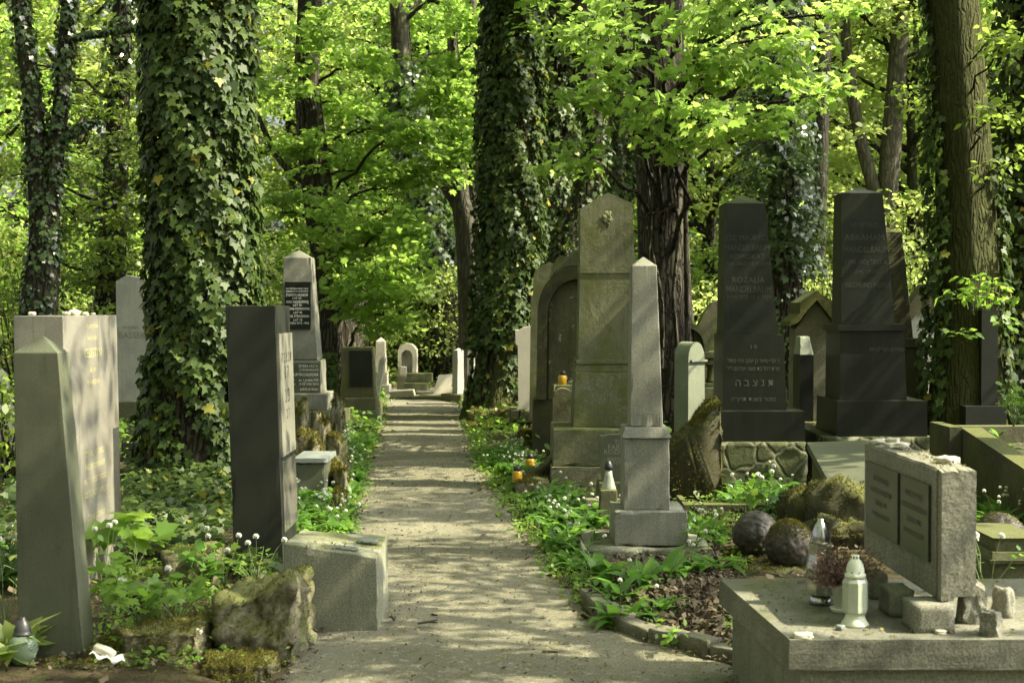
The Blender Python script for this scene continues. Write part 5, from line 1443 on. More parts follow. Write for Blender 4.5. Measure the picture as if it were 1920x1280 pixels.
tree('ivy_clad_tree', 'leaning ivy trunk with a bare brown foot, behind the round-headed gravestone', 31.0,
     [(745, -10, 30), (760, 200, 36), (800, 380, 42), (822, 480, 46), (836, 580, 50), (838, 690, 58)], M['barkgrey'], 15, top=13,
     ivy=[dict(n=5200, size=.11, seed=45, out=.26, z0=1.7, z1=7)], crown=(SPARSE[0], .8, .8))
LV = []
for (cx, cyy, w_, dd) in ((160, 60, 60, 23), (220, 140, 55, 23), (180, 220, 60, 23), (230, 280, 45, 22.6), (170, 330, 50, 23), (215, 400, 55, 22.8), (150, 430, 45, 23), (130, 520, 50, 23.2), (190, 510, 45, 22.8), (30, 120, 45, 22.8), (20, 330, 40, 23), (30, 480, 45, 22.6), (20, 560, 40, 22.6), (235, 480, 35, 22.5)):
    LV.append((cx, cyy, dd, w_, 42, .7, 9, 40, .10, .38, L_SIMPLE))
tree('ivy_clad_tree', 'glossy bushy ivy tree full of glints between the twin stems and the nearest trunk', 23.6,
     [(232, -10, 36), (222, 200, 40), (214, 400, 46), (206, 600, 56)], M['barkdark'], 22, top=12,
     ivy=[dict(n=1500, size=.09, seed=52, out=.12, z0=.8, z1=7)], blobs=LV)

# background trees with low leafy crowns, each of its own height and colour
BGT = [(-40, 30, 0, 1.0, 'young tree at the extreme left margin, behind the twin ivy stems'), (60, 44, 1, 1.3, 'far tree showing between the twin ivy stems'),
       (290, 36, 2, 1.1, 'tree hidden mostly behind the nearest ivy-clad trunk'), 
       (560, 47, 1, 1.35, 'far pale tree behind the leaning maple'), (790, 36, 3, 1.1, 'bright tree behind the round-headed gravestone'), (705, 41, 2, 1.2, 'darker tree just left behind the round-headed gravestone'),
       (905, 39, 0, 1.15, 'bright tree glimpsed past the grey forked trunk'), (1010, 52, 1, 1.5, 'far tree directly behind the broad ivy trunk'), (1130, 43, 3, 1.2, 'sunlit tree behind the bow-shaped trunk'),
       (1330, 34, 1, 1.1, 'pale young tree right of the thick dark trunk'), (1420, 48, 2, 1.4, 'dark far tree behind the left black obelisk'), (1560, 38, 0, 1.15, 'leafy tree between the two black obelisks'),
       (1700, 30, 1, 1.05, 'yellow-green tree right behind the right black obelisk'), (1640, 50, 3, 1.4, 'far tall tree above the right black obelisk'), (1850, 36, 2, 1.2, 'leafy tree behind the mossy trunk at right'), (1990, 30, 3, 1.1, 'young tree at the extreme right margin'),
       (400, 46, 3, 1.5, 'far bright tree directly behind the nearest ivy-clad trunk'), (150, 33, 1, 1.1, 'pale tree right of the twin ivy stems'), (650, 55, 0, 1.7, 'very far tree behind the leaning maple'), (850, 56, 1, 1.7, 'very far pale tree above the round-headed gravestone'), (1240, 52, 0, 1.6, 'far tree behind the thick dark trunk'), (1480, 36, 1, 1.2, 'pale tree between the bushy ivy trunk and the right black obelisk'), (1760, 46, 0, 1.5, 'far tree behind the mossy trunk at right'), (1915, 42, 1, 1.4, 'pale far tree at the right edge')]
for i, (px, d, k, sc, lab) in enumerate(BGT):
    p = P(px, 580, d)
    e = thing('background_tree', lab, 'tree', (p.x, d, 0.1), 0, 'leafy trees in the background')
    A = Acc(); rg = np.random.default_rng(100 + i)
    hgt_ = 9 * sc
    zz_ = np.linspace(-.3, hgt_, 14)
    q = np.stack([np.cumsum(rg.normal(0, .06, 14)), np.cumsum(rg.normal(0, .06, 14)), zz_], 1); q -= q[0] * np.array([1, 1, 0])
    trunk_mesh(A, [Vector(v) for v in q], list(np.linspace(.17 * sc, .03, 14)), 12, .3, .05, i, .3)
    A.obj('trunk', M['barkgrey'] if i % 3 else M['barkdark'], e, True)
    add_crown(e, YOUNG[k], (0, 0, 0), i * 1.3, sc)

RIGHT = [(5.4, 5.6, 0, 1.0), (6.4, 10.2, 1, 1.0), (9.0, 15.6, 2, .85), (9.4, 20.6, 0, 1.0)]
# tall trees added right of the frame, their crowns shaped to dapple the path
for i, (x, y, k, sc) in enumerate(RIGHT):
    e = thing('added_canopy_tree', 'tall tree added right of the graves, its crown shaped to dapple the path', 'tree', (x, y, 0), 0, 'trees added right of the graves')
    A = Acc(); rg = np.random.default_rng(200 + i)
    zz_ = np.linspace(-.3, 13.5, 18)
    q = np.stack([np.cumsum(rg.normal(0, .08, 18)), np.cumsum(rg.normal(0, .08, 18)), zz_], 1); q -= q[0] * np.array([1, 1, 0])
    trunk_mesh(A, [Vector(v) for v in q], list(np.linspace(.3, .05, 18)), 14, .3, .05, i, .4)
    A.obj('trunk', M['bark'], e, True)
    add_crown(e, LOWCAN[k], (0, 0, 0), i * 2.1, sc)

for i, (x, y, k, sc) in enumerate([(-8.0, 7.5, 1, 1.0), (-10.5, 13.5, 2, 1.1), (-13.5, 20, 0, 1.1), (-5.5, 1.0, 0, 1.0), (-13, 6, 1, 1.1), (1.5, 1.0, 2, .95)]):  # unseen trees added mostly on the left to block skylight
    e = thing('added_canopy_tree', 'unseen tall tree added left of the graves, its high crown blocking skylight', 'tree', (x, y, 0), 0, 'unseen trees added left of the graves')
    A = Acc(); trunk_mesh(A, [Vector((0, 0, v)) for v in np.linspace(-.3, 13, 16)], list(np.linspace(.3, .05, 16)), 14, .3, .05, i, .4)
    A.obj('trunk', M['bark'], e, True)
    add_crown(e, CANOPY[k], (0, 0, 0), i * 2.9, sc)
for i, (x, y, k, sc) in enumerate([(-4.5, -6, 0, 1.0), (0.5, -9, 2, 1.1), (5.0, -6.5, 3, 1.0), (-8, -1, 1, 1.0), (9, -2, 2, 1.0)]):  # unseen trees added behind the viewer to cut skylight and darken reflections
    e = thing('added_canopy_tree', 'unseen leafy tree added behind the viewer to darken the polished black stones', 'tree', (x, y, 0), 0, 'unseen trees added behind the viewer')
    A = Acc(); trunk_mesh(A, [Vector((0, 0, v)) for v in np.linspace(-.3, 9, 12)], list(np.linspace(.2, .04, 12)), 12, .3, .05, i, .4)
    A.obj('trunk', M['bark'], e, True)
    add_crown(e, YOUNG[k], (0, 0, 0), i * 2.1, sc)

# far-off wood closing the view
def far_wood():
    A = Acc(); rg = np.random.default_rng(9)
    for i in range(300):
        a = rg.uniform(-.62, .62); d = rg.uniform(58, 95)
        x = math.sin(a) * d; y = math.cos(a) * d
        z = abs(rg.normal(0, 3.2)) + rg.uniform(0, 2)
        spray(A, (x, y, z), 60, rg.uniform(1.2, 2.4), .42, rg, L_SIMPLE, thick=.6, tilt=.9)
    for i in range(46):
        a = rg.uniform(-.6, .6); d = rg.uniform(50, 80); x = math.sin(a) * d; y = math.cos(a) * d
        A.tube(np.array([[x, y, -.3], [x + rg.normal(0, .3), y, 7], [x + rg.normal(0, .8), y, 17]]), [.28, .22, .1], 7, 1)
    o = A.obj('far_wood', [M['mid'], M['barkdark']])
    tag(o, 'distant wood closing the view behind all the trees', 'woodland', kind='stuff')
far_wood()

# shrubs
def shrub(px, d, wpx, hm, n, mat, lab, size=.1, tm=L_SIMPLE, seed=0, nl=40, r=.4, zoff=0.0):
    rg = np.random.default_rng(seed + 500)
    p = P(px, 580, d); z = float(hgt(p.x, p.y))
    e = thing('shrub', lab, 'shrub', (p.x, p.y, z + zoff), 0, 'shrubs among the graves')
    A = Acc(); Sx = wpx * d / F / 2
    for k in range(n):
        c = np.array([rg.uniform(-Sx, Sx), rg.uniform(-Sx, Sx) * .7, hm * (0.12 + .88 * rg.random() ** .8)])
        limb(A, (c[0] * .2, c[1] * .2, -.05), c, .02, .005, rg, 4, .05, 1, 6)
        spray(A, c, nl, r * rg.uniform(.7, 1.3), size, rg, tm, thick=.5, tilt=.7)
    A.obj('foliage', [mat, M['barkdark']], e)
SH = [(900, 29.5, 190, 2.6, 42, 'lime', 'bright bush behind the square lilac-grey pillar', .10), (815, 30.5, 150, 2.2, 40, 'mid', 'dark green bush behind the stepped grave border', .10),
      (690, 28.6, 110, 1.7, 24, 'mid', 'dark bush beside the slender pale obelisk', .10), (520, 25, 120, 1.3, 20, 'mid', 'bush behind the plaque obelisk', .10),
      (140, 20.5, 230, 1.5, 34, 'mid', 'dark undergrowth behind the pinkish slab', .09), (20, 12.5, 120, 1.0, 16, 'mid', 'sunny bush at the left edge beside the leaning obelisk', .09),
      (1600, 24, 240, 2.4, 46, 'lime', 'pale yellow-green bush between and behind the black obelisks', .10), (1400, 25.5, 190, 2.0, 30, 'lime', 'pale bush behind the leaning shouldered stone', .10), (1725, 23.5, 160, 2.8, 38, 'lime', 'bright bush left behind the mossy trunk', .10),
      (1180, 24, 140, 1.6, 20, 'mid', 'bush between the gabled pillar and the thick trunk', .10), (1880, 18, 150, 1.4, 20, 'mid', 'bush behind the dark square pillar', .09), (330, 24, 240, 2.0, 36, 'mid', 'undergrowth behind the nearest ivy-clad trunk', .1),
      (40, 27, 190, 3.2, 40, 'lime', 'tall sunny bush between the twin ivy stems', .11), (200, 29, 200, 3.4, 44, 'maple', 'tall green bush between twin stems and nearest trunk', .11), (500, 32, 190, 3.0, 44, 'lime', 'tall pale bush right of the nearest ivy-clad trunk', .11), (760, 35, 200, 3.4, 46, 'maple', 'tall bush far behind the round-headed gravestone', .11),
      (1100, 32, 200, 3.2, 40, 'lime', 'tall pale bush behind the bow-shaped trunk', .11), (1330, 30, 190, 3.2, 40, 'maple', 'tall bush just right of the thick dark trunk', .11), (1500, 32, 180, 3.6, 40, 'lime', 'tall pale bush left of the gabled stone', .11), (1680, 28, 200, 3.8, 46, 'lime', 'tall pale bush right of the right black obelisk', .11), (1850, 29, 190, 3.4, 40, 'maple', 'tall bush between mossy trunk and right edge', .11)]
for i, (px, d, wpx, hm, n, m_, lab, sz) in enumerate(SH): shrub(px, d, wpx, hm, n, M[m_], lab, sz, seed=i)
# ------------------------------------------------------------------ plants and ground cover
GARL = [strip_leaf(1, .26, R(b), 5) for b in (70, 95, 120)]
def garlic_clump(A, x, y, z, rg, n=10, L=.21, flowers=2):
    a = rg.uniform(0, 6.28, n)
    for k in range(3):
        m = n // 3 + (k == 0)
        aa = rg.uniform(0, 6.28, m)
        tip = np.stack([np.cos(aa), np.sin(aa), np.zeros(m)], 1); up = np.tile([0, 0, 1.0], (m, 1)) + rg.normal(0, .15, (m, 3))
        c = np.array([x, y, z]) + np.concatenate([rg.normal(0, .03, (m, 2)), np.zeros((m, 1))], 1)
        A.leaves(GARL[k], c, up, tip, L * rg.uniform(.7, 1.25, m), 0)
    for k in range(flowers):
        fx_ = x + rg.normal(0, .06); fy = y + rg.normal(0, .06); hz = z + L * rg.uniform(.75, 1.3)
        A.tube(np.array([[x, y, z], [(x + fx_) / 2, (y + fy) / 2, z + (hz - z) * .6], [fx_, fy, hz]]), [.002, .002, .0015], 3, 2)
        A.leaves(UMBEL, [[fx_, fy, hz]], rg.normal(0, .25, (1, 3)) + [[0, 0, 1]], [[1, 0, .1]], rg.uniform(.014, .024), 1)

def patch(poly, n, rg, zt=0.0):
    """random ground points inside a photo-pixel polygon"""
    pts = [G(*p) for p in poly]
    xs = [p.x for p in pts]; ys = [p.y for p in pts]; out = []
    m = len(pts)
    while len(out) < n:
        x = rg.uniform(min(xs), max(xs)); y = rg.uniform(min(ys), max(ys)); ins = False
        for i in range(m):
            a, b = pts[i], pts[(i + 1) % m]
            if (a.y > y) != (b.y > y) and x < (b.x - a.x) * (y - a.y) / (b.y - a.y) + a.x: ins = not ins
        if ins: out.append((x, y, float(hgt(x, y))))
    return out

MG = [M['garlic'], M['petal'], M['stem']]
rg = np.random.default_rng(90)
A = Acc()
for poly, n, L, fl in (([(900, 868), (960, 905), (985, 940), (1000, 985), (1062, 1078), (1100, 1070), (1095, 960), (1030, 925), (1000, 870), (960, 850)], 120, .17, 2),
                   ([(890, 860), (965, 900), (1000, 870), (960, 845)], 55, .15, 2),
                   ([(1110, 950), (1160, 985), (1150, 1000), (1100, 1020)], 14, .2, 1),
                   ([(545, 1012), (650, 1008), (650, 960), (560, 950)], 46, .17, 3),
                   ([(610, 960), (655, 950), (690, 860), (650, 850)], 40, .18, 2),
                   ([(590, 915), (650, 915), (660, 830), (600, 840)], 70, .16, 2),
                   ([(620, 880), (690, 850), (690, 830), (640, 830)], 50, .19, 3),
                   ([(640, 840), (700, 840), (706, 800), (660, 800)], 55, .14, 0),
                   ([(1290, 1035), (1345, 1040), (1345, 1000), (1290, 1005)], 14, .16, 1),
                   ([(1350, 960), (1480, 975), (1480, 935), (1380, 925)], 32, .2, 1),
                   ([(1510, 850), (1535, 850), (1535, 820), (1510, 820)], 14, .2, 2),
                   ([(1740, 850), (1775, 850), (1775, 810), (1740, 810)], 16, .2, 1),
                   ([(1830, 1010), (1930, 1020), (1930, 960), (1830, 950)], 34, .24, 3),
                   ([(690, 760), (712, 770), (716, 740), (690, 740)], 30, .14, 0),
                   ([(0, 1130), (30, 1140), (30, 1060), (0, 1060)], 12, .2, 2)):
    for x, y, z in patch(poly, n, rg): garlic_clump(A, x, y, z, rg, 9, L, fl if rg.random() < .3 else 0)
o = A.obj('wild_garlic', MG); tag(o, 'flowering wild garlic growing along both path edges', 'ground cover', kind='stuff')

# garlic clumps one can count in the leaf bed
for i, (px, py, L, fl, lab) in enumerate([(1155, 1118, .24, 2, 'large wild garlic clump at the path corner of the leaf bed'), (1205, 1100, .22, 1, 'wild garlic clump in the middle of the leaf bed front'), (1250, 1085, .24, 1, 'tall wild garlic clump just below the granite obelisk foundation'), (1300, 1075, .21, 0, 'wild garlic clump by the mossy block carrying the balls'), (1165, 1155, .22, 1, 'low wild garlic clump behind the kerb stones'), (1230, 1150, .20, 1, 'small wild garlic clump among dry leaves'), (1335, 1068, .22, 2, 'wild garlic clump with white heads touching the mossy block'), (1130, 1085, .25, 1, 'wild garlic clump beside the side stone of the foundation')]):
    q = G(px, py, .06); A = Acc(); rg = np.random.default_rng(i + 700)
    garlic_clump(A, 0, 0, 0, rg, 15, L, fl)
    garlic_clump(A, .05, .04, 0, rg, 9, L * .9, 0)
    o = A.obj('garlic_plant', MG); o.location = (q.x, q.y, float(hgt(q.x, q.y)))
    tag(o, lab, 'plant', 'wild garlic clumps in the leaf bed')

# ground ivy mound at the foot of the near tree
rg = np.random.default_rng(91); A = Acc()
pts = patch([(225, 1090), (420, 1075), (440, 960), (420, 905), (240, 890)], 2300, rg)
for x, y, z in pts:
    k = math.sin(x * 3.1 + y * 2) * math.sin(y * 2.7 - x) * .09 + .14
    A.leaves(L_IVY, [[x, y, z + k * rg.random() ** .5 + .01]], rg.normal(0, .45, (1, 3)) + [[0, -.25, 1]], rg.normal(0, 1, (1, 3)), .06 * rg.uniform(.7, 1.4))
for poly, n in (([(0, 1120), (30, 1120), (60, 860), (0, 820)], 700), ([(1255, 960), (1330, 950), (1330, 860), (1270, 860)], 160), ([(640, 830), (705, 820), (712, 790), (650, 800)], 300), ([(440, 1110), (530, 1110), (530, 1060), (430, 1060)], 350)):
    for x, y, z in patch(poly, n, rg):
        A.leaves(L_IVY, [[x, y, z + .12 * rg.random()]], rg.normal(0, .45, (1, 3)) + [[0, -.25, 1]], rg.normal(0, 1, (1, 3)), .055 * rg.uniform(.7, 1.4))
o = A.obj('ground_ivy', M['ivy']); tag(o, 'dark ivy creeping over the ground round the near ivy-clad trunk', 'ground cover', kind='stuff')

# woodland herbs and grass elsewhere
rg = np.random.default_rng(92); A = Acc()
for i in range(5200):
    y = rg.uniform(8, 48) ** 1.0; x = rg.uniform(-.42, .42) * y
    if path_l(y) - .05 < x < path_r(y) + .05 and y < PATH_END: continue
    if y < 11 and (x > -.9 or y < 8.5): continue
    if y < 15 and rg.random() < .4: continue
    big = .045 if y < 13 else .10
    z = float(hgt(x, y)); m = 7
    c = np.array([x, y, z]) + rg.normal(0, 1, (m, 3)) * [.14, .14, 0] + np.stack([np.zeros(m), np.zeros(m), rg.uniform(.01, .10 if y < 13 else .22, m)], 1)
    A.leaves(L_SIMPLE, c, rg.normal(0, .5, (m, 3)) + [0, -.1, 1], rg.normal(0, 1, (m, 3)), rg.uniform(.5, 1.2, m) * big)
for i in range(1500):
    y = rg.uniform(6.5, 25); sd = rg.random() < .5
    if sd and y < 7.8: continue
    x = (path_l(y) - rg.normal(0.03, .07)) if sd else (path_r(y) + rg.normal(0.03, .07))
    z = float(hgt(x, y)); m = 5
    c = np.array([x, y, z]) + rg.normal(0, 1, (m, 3)) * [.03, .03, 0] + np.stack([np.zeros(m), np.zeros(m), rg.uniform(.005, .06, m)], 1)
    A.leaves(L_SIMPLE, c, rg.normal(0, .6, (m, 3)) + [0, -.2, 1], rg.normal(0, .7, (m, 3)) + [0, 0, .6], rg.uniform(.02, .05, m))
for poly, n in (([(1290, 1080), (1400, 1090), (1560, 1030), (1480, 965), (1290, 950)], 150), ([(170, 1278), (470, 1278), (500, 1180), (180, 1180)], 150), ([(1640, 900), (1760, 900), (1760, 850), (1640, 850)], 60), ([(180, 1170), (400, 1170), (420, 1090), (230, 1090)], 130)):
    for x, y, z in patch(poly, n, rg):
        m = 6
        c = np.array([x, y, z]) + rg.normal(0, 1, (m, 3)) * [.04, .04, 0] + np.stack([np.zeros(m), np.zeros(m), rg.uniform(.005, .07, m)], 1)
        A.leaves(L_SIMPLE, c, rg.normal(0, .6, (m, 3)) + [0, -.2, 1], rg.normal(0, .7, (m, 3)) + [0, 0, .5], rg.uniform(.018, .045, m))
o = A.obj('herbs', M['herb']); tag(o, 'low green herbs covering the ground between the graves', 'ground cover', kind='stuff')

# leaf litter: bed at right, woodland floor, bits on the path
rg = np.random.default_rng(93); A = Acc()
for x, y, z in patch([(1090, 1130), (1170, 1182), (1390, 1242), (1400, 1150), (1350, 1060), (1150, 1070)], 5200, rg):
    A.leaves(L_DRY, [[x, y, z + .005 + rg.random() * .055]], rg.normal(0, .6, (1, 3)) + [[0, 0, 1]], rg.normal(0, 1, (1, 3)), rg.uniform(.018, .05))
for i in range(5200):
    y = rg.uniform(5, 26); x = rg.uniform(-.40, .40) * y
    inp = path_l(y) + .12 < x < path_r(y) - .12
    if inp and rg.random() < .95: continue
    z = float(hgt(x, y)) + .01
    A.leaves(L_DRY, [[x, y, z + rg.random() * .02]], rg.normal(0, .5, (1, 3)) + [[0, 0, 1]], rg.normal(0, 1, (1, 3)), rg.uniform(.03, .07))
for x, y, z in patch([(1270, 1080), (1400, 1100), (1620, 1060), (1560, 960), (1290, 940)], 1500, rg):
    A.leaves(L_DRY, [[x, y, z + .005 + rg.random() * .03]], rg.normal(0, .6, (1, 3)) + [[0, 0, 1]], rg.normal(0, 1, (1, 3)), rg.uniform(.018, .05))
for x, y, z in patch([(0, 1278), (500, 1278), (520, 1150), (100, 1150)], 1100, rg):
    A.leaves(L_DRY, [[x, y, z + .004 + rg.random() * .02]], rg.normal(0, .5, (1, 3)) + [[0, 0, 1]], rg.normal(0, 1, (1, 3)), rg.uniform(.012, .035))
for i in range(2600):   # drifts along both path edges
    y = rg.uniform(6, 24); sd = rg.random() < .5
    x = (path_l(y) + rg.normal(0.02, .08)) if sd else (path_r(y) - rg.normal(0.02, .08))
    A.leaves(L_DRY, [[x, y, .02 + rg.random() * .01]], rg.normal(0, .4, (1, 3)) + [[0, 0, 1]], rg.normal(0, 1, (1, 3)), rg.uniform(.012, .04))
o = A.obj('leaf_litter', M['litter']); tag(o, 'brown dry leaves lying on the bed and the ground', 'leaf litter', kind='stuff')
A = Acc()
for i in range(9000):
    y = 5.2 + 17 * rg.random() ** 1.5; x = rg.uniform(path_l(y), path_r(y))
    A.leaves(L_SIMPLE, [[x, y, .026 + .004 * rg.random()]], rg.normal(0, .3, (1, 3)) + [[0, 0, 1]], rg.normal(0, 1, (1, 3)), rg.uniform(.008, .024))
for i in range(620):   # on the tomb
    q = TOMB.matrix_basis @ Vector((rg.uniform(0.01, 1.4), rg.uniform(0.01, 1.1), TOMBH + .004))
    A.leaves(L_SIMPLE, [tuple(q)], rg.normal(0, .3, (1, 3)) + [[0, 0, 1]], rg.normal(0, 1, (1, 3)), rg.uniform(.008, .022))
for i in range(150):   # on the block top and obelisk foundation
    q = G(rg.uniform(560, 705), rg.uniform(1012, 1030), .43)
    A.leaves(L_SIMPLE, [tuple(q)], rg.normal(0, .3, (1, 3)) + [[0, 0, 1]], rg.normal(0, 1, (1, 3)), rg.uniform(.008, .02))
for i in range(170):
    q = PANEL.e.matrix_basis @ Vector((rg.uniform(0.01, .12), rg.uniform(.06, 1.0), PZT + .008))
    A.leaves(L_SIMPLE, [tuple(q)], rg.normal(0, .4, (1, 3)) + [[0, 0, 1]], rg.normal(0, 1, (1, 3)), rg.uniform(.008, .02))
o = A.obj('bud_scales', M['bits']); tag(o, 'tiny yellowish bud scales and bits strewn over path and stones', 'litter', kind='stuff')

# leafy herbs one can count
def herb(lab, x, y, z, n, h, size, mat, tm, seed, name='leafy_plant', spread=.16, flowers=0):
    rg = np.random.default_rng(seed + 900); A = Acc()
    for k in range(n):
        a = rg.uniform(0, 6.28); t = np.array([math.cos(a) * spread * rg.uniform(.3, 1), math.sin(a) * spread * rg.uniform(.3, 1), h * rg.uniform(.5, 1.1)])
        p_ = limb(A, (0, 0, 0), t, .003, .0015, rg, 4, .1, 2, 6)
        m = 4
        c = p_[rg.integers(3, 6, m)] + rg.normal(0, .02, (m, 3))
        A.leaves(tm, c, rg.normal(0, .4, (m, 3)) + [0, -.15, 1], rg.normal(0, .6, (m, 3)) + t / np.linalg.norm(t), size * rg.uniform(.6, 1.2, m))
    for k in range(flowers):
        t = (rg.normal(0, spread * .5), rg.normal(0, spread * .5), h * rg.uniform(1.1, 1.45))
        limb(A, (0, 0, 0), t, .002, .0015, rg, 4, .05, 2, 5)
        A.leaves(UMBEL, [t], [[0, -.2, 1]], [[1, 0, 0]], .026, 1)
    o = A.obj(name, [mat, M['petal'], M['stem']]); o.location = (x, y, z)
    return tag(o, lab, 'plant')
def hpx(px, py, z): return G(px, py, z)
for i, (px, py, z, n, h, sz, tm, lab, fl, m_) in enumerate([
    (205, 1150, .12, 9, .26, .075, L_MAPLE, 'bright herb with lobed leaves growing between leaning obelisk and black tub', 0, 'herb'),
    (260, 1175, .15, 10, .20, .07, L_MAPLE, 'spreading herb on top of the thick mossy block', 0, 'herb'),
    (330, 1170, .15, 9, .20, .065, L_MAPLE, 'pale herb at the right end of the thick mossy block', 1, 'herb'),
    (195, 1110, .1, 3, .28, .06, L_SIMPLE, 'white ball-headed garlic flowers before the pinkish slab', 3, 'garlic'),
    (255, 1075, .1, 4, .34, .17, L_MAPLE, 'seedling with large pale maple leaves right of the pinkish slab', 0, 'herb'),
    (370, 1110, .05, 8, .28, .09, L_SIMPLE, 'broad-leaved plant left of the crumbling boulder', 1, 'garlic'),
    (420, 1100, .05, 9, .22, .06, L_MAPLE, 'leafy herb on the far side of the crumbling boulder', 2, 'herb'),
    (480, 1100, .10, 12, .20, .035, L_SIMPLE, 'white-flowered trailing plant between black slab and boulder', 4, 'herb'),
    (530, 1120, .16, 9, .12, .03, L_SIMPLE, 'small trailing plant touching the corner of the low concrete block', 0, 'lime'),
    (390, 1245, .0, 7, .12, .05, L_SIMPLE, 'low plant in the shade under the crumbling boulder', 1, 'garlic'),
    (20, 1262, .0, 9, .20, .16, L_SIMPLE, 'broad pale leaves in front of the glass lantern at the bottom left corner', 0, 'lime'),
    (10, 1170, .05, 8, .3, .07, L_SIMPLE, 'white-flowered plant at the left edge above the glass lantern', 3, 'lime'),
    (1300, 1030, .1, 5, .18, .06, L_MAPLE, 'maple seedling at the right corner of the light grey obelisk', 0, 'herb'),
    (1115, 1030, .05, 4, .12, .06, L_SIMPLE, 'small shoot at the left corner of the light grey obelisk base', 0, 'garlic'),
    (1265, 1195, .07, 3, .06, .05, L_SIMPLE, 'two-leaved seedling among the dry leaves of the bed', 0, 'herb'),
    (1400, 968, .2, 11, .24, .075, L_SIMPLE, 'sunlit leafy plant above the low kerb wall', 2, 'herb'),
    (1440, 960, .2, 9, .22, .075, L_SIMPLE, 'white-flowering plant left of the lumpy mossy footing', 3, 'garlic'),
    (1830, 590, 1.58, 11, .28, .075, L_SIMPLE, 'bare', 0, 'herb'),
    (1880, 880, .35, 9, .24, .09, L_SIMPLE, 'leafy plant growing inside the sloping grave border', 0, 'garlic'),
    (1900, 800, .72, 11, .3, .06, L_MAPLE, 'fresh herb at the back of the sloping grave border', 1, 'herb'),
    (1850, 1140, .25, 2, .25, .05, L_SIMPLE, 'white garlic flowers behind the broken panel corner', 4, 'garlic'),
    (1380, 1190, .05, 4, .14, .05, L_IVY, 'small ivy shoot at the left side of the foreground tomb', 0, 'garlic'),
    (545, 1236, .02, 4, .10, .025, L_SIMPLE, 'small weed at the foot of the crumbling boulder by the path', 0, 'herb')]):
    if lab == 'bare': continue
    q = hpx(px, py, z)
    herb(lab, q.x, q.y, z, n, h, sz, M[m_], tm, i, flowers=fl)
# shoots growing from behind the dark pillar
p = P(1830, 620, 13.9)
rg = np.random.default_rng(4); A = Acc()
for cx, cyy in ((1790, 545), (1810, 560), (1835, 545), (1850, 560), (1865, 530), (1890, 560), (1815, 520), (1880, 600), (1800, 625), (1850, 535)):
    c = P(cx, cyy, 13.2) - Vector((p.x, 13.9, 0))
    limb(A, (0.1, 0, 1.0), c, .008, .003, rg, 4, .15, 1, 7); spray(A, c, 16, .16, .085, rg, L_SIMPLE)
limb(A, (.1, 0, -.1), (.1, 0, 1.05), .012, .008, rg, 5, 0, 1)
o = A.obj('sapling', [M['herb'], M['stem']]); o.location = (p.x, 13.9, 0)
tag(o, 'fresh yellow-green sapling shooting up behind the dark square pillar', 'sapling')

# ivy on the low ivy-covered gravestone
A = Acc(); rg = np.random.default_rng(14); st = IVYSTONE
n = 420
c = np.stack([rg.uniform(st.X(598), st.X(630), n), rg.uniform(-.1, .0, n), rg.uniform(st.Z(745), st.Z(660), n)], 1)
A.leaves(L_IVY, c, rg.normal(0, .4, (n, 3)) + [0, -1, .2], rg.normal(0, .5, (n, 3)) + [0, 0, -1], .08 * rg.uniform(.7, 1.3, n))
A.obj('ivy', M['ivy'], st.e)

# ------------------------------------------------------------------ lanterns, pots, small things
def lantern(lab, loc, parts, cat='grave lantern', rz=0.0):
    e = thing('grave_lantern', lab, cat, loc, rz)
    for nm, prof, mt, seg in parts:
        bm = B(); lathe(bm, prof, seg)
        obj(nm, bm, M[mt], e, 0, seg > 12)
    return e
q = on_tomb(1538, 1132); k = q.y / F
lantern('tall silvery mirrored grave lantern with an oval chrome cap, behind the heather pot', (q.x, q.y, TOMBH), [
    ('foot', [(0, 0), (20 * k, 0), (21 * k, 4 * k), (19 * k, 20 * k), (0, 20 * k)], 'silver', 28),
    ('glass', [(0, 20.2 * k), (26 * k, 20.2 * k), (29 * k, 50 * k), (28 * k, 70 * k), (23 * k, 95 * k), (22 * k, 112 * k), (23 * k, 116 * k), (0, 116 * k)], 'silverglass', 8),
    ('cap', [(0, 116.3 * k), (18 * k, 116.3 * k), (19 * k, 120 * k), (16.5 * k, 135 * k), (11 * k, 149 * k), (7 * k, 155 * k), (6 * k, 156 * k), (6 * k, 161 * k), (0, 162 * k)], 'silver', 28)], rz=.3)
q = on_tomb(1603, 1171); k = q.y / F
LW = lantern('white plastic grave lantern with an eight-sided milky body, foremost on the right foreground tomb', (q.x, q.y, TOMBH), [
    ('foot', [(0, 0), (26 * k, 0), (26 * k, 3 * k), (20 * k, 12 * k), (17 * k, 21 * k), (18 * k, 23 * k), (0, 23 * k)], 'whiteplastic', 28),
    ('body', [(0, 23.2 * k), (22 * k, 23.2 * k), (24 * k, 27 * k), (24 * k, 82 * k), (21 * k, 88 * k), (17 * k, 90 * k), (0, 90 * k)], 'whiteglass', 8),
    ('cap', [(0, 90.2 * k), (19.5 * k, 90.2 * k), (19.5 * k, 97 * k), (17.5 * k, 98 * k), (16.5 * k, 106 * k), (13 * k, 118 * k), (8.5 * k, 124 * k), (7.5 * k, 124.2 * k), (7.5 * k, 132 * k), (0, 132 * k)], 'whiteplastic', 28)])
bm = B()
for i in range(8):
    a = i * math.pi / 4 + .2
    for rr, zz_, hh, ww in ((7.6 * k, 126 * k, 4.5 * k, 1.5 * k), (18.2 * k, 100.5 * k, 2 * k, 1.4 * k)):
        t = bmesh.new(); boxb(t, rr - .4 * k, rr + .15 * k, -ww, ww, zz_, zz_ + hh)
        bmesh.ops.rotate(t, verts=t.verts, cent=(0, 0, 0), matrix=Matrix.Rotation(a, 3, 'Z'))
        me = bpy.data.meshes.new('tmp'); t.to_mesh(me); t.free(); bm.from_mesh(me); bpy.data.meshes.remove(me)
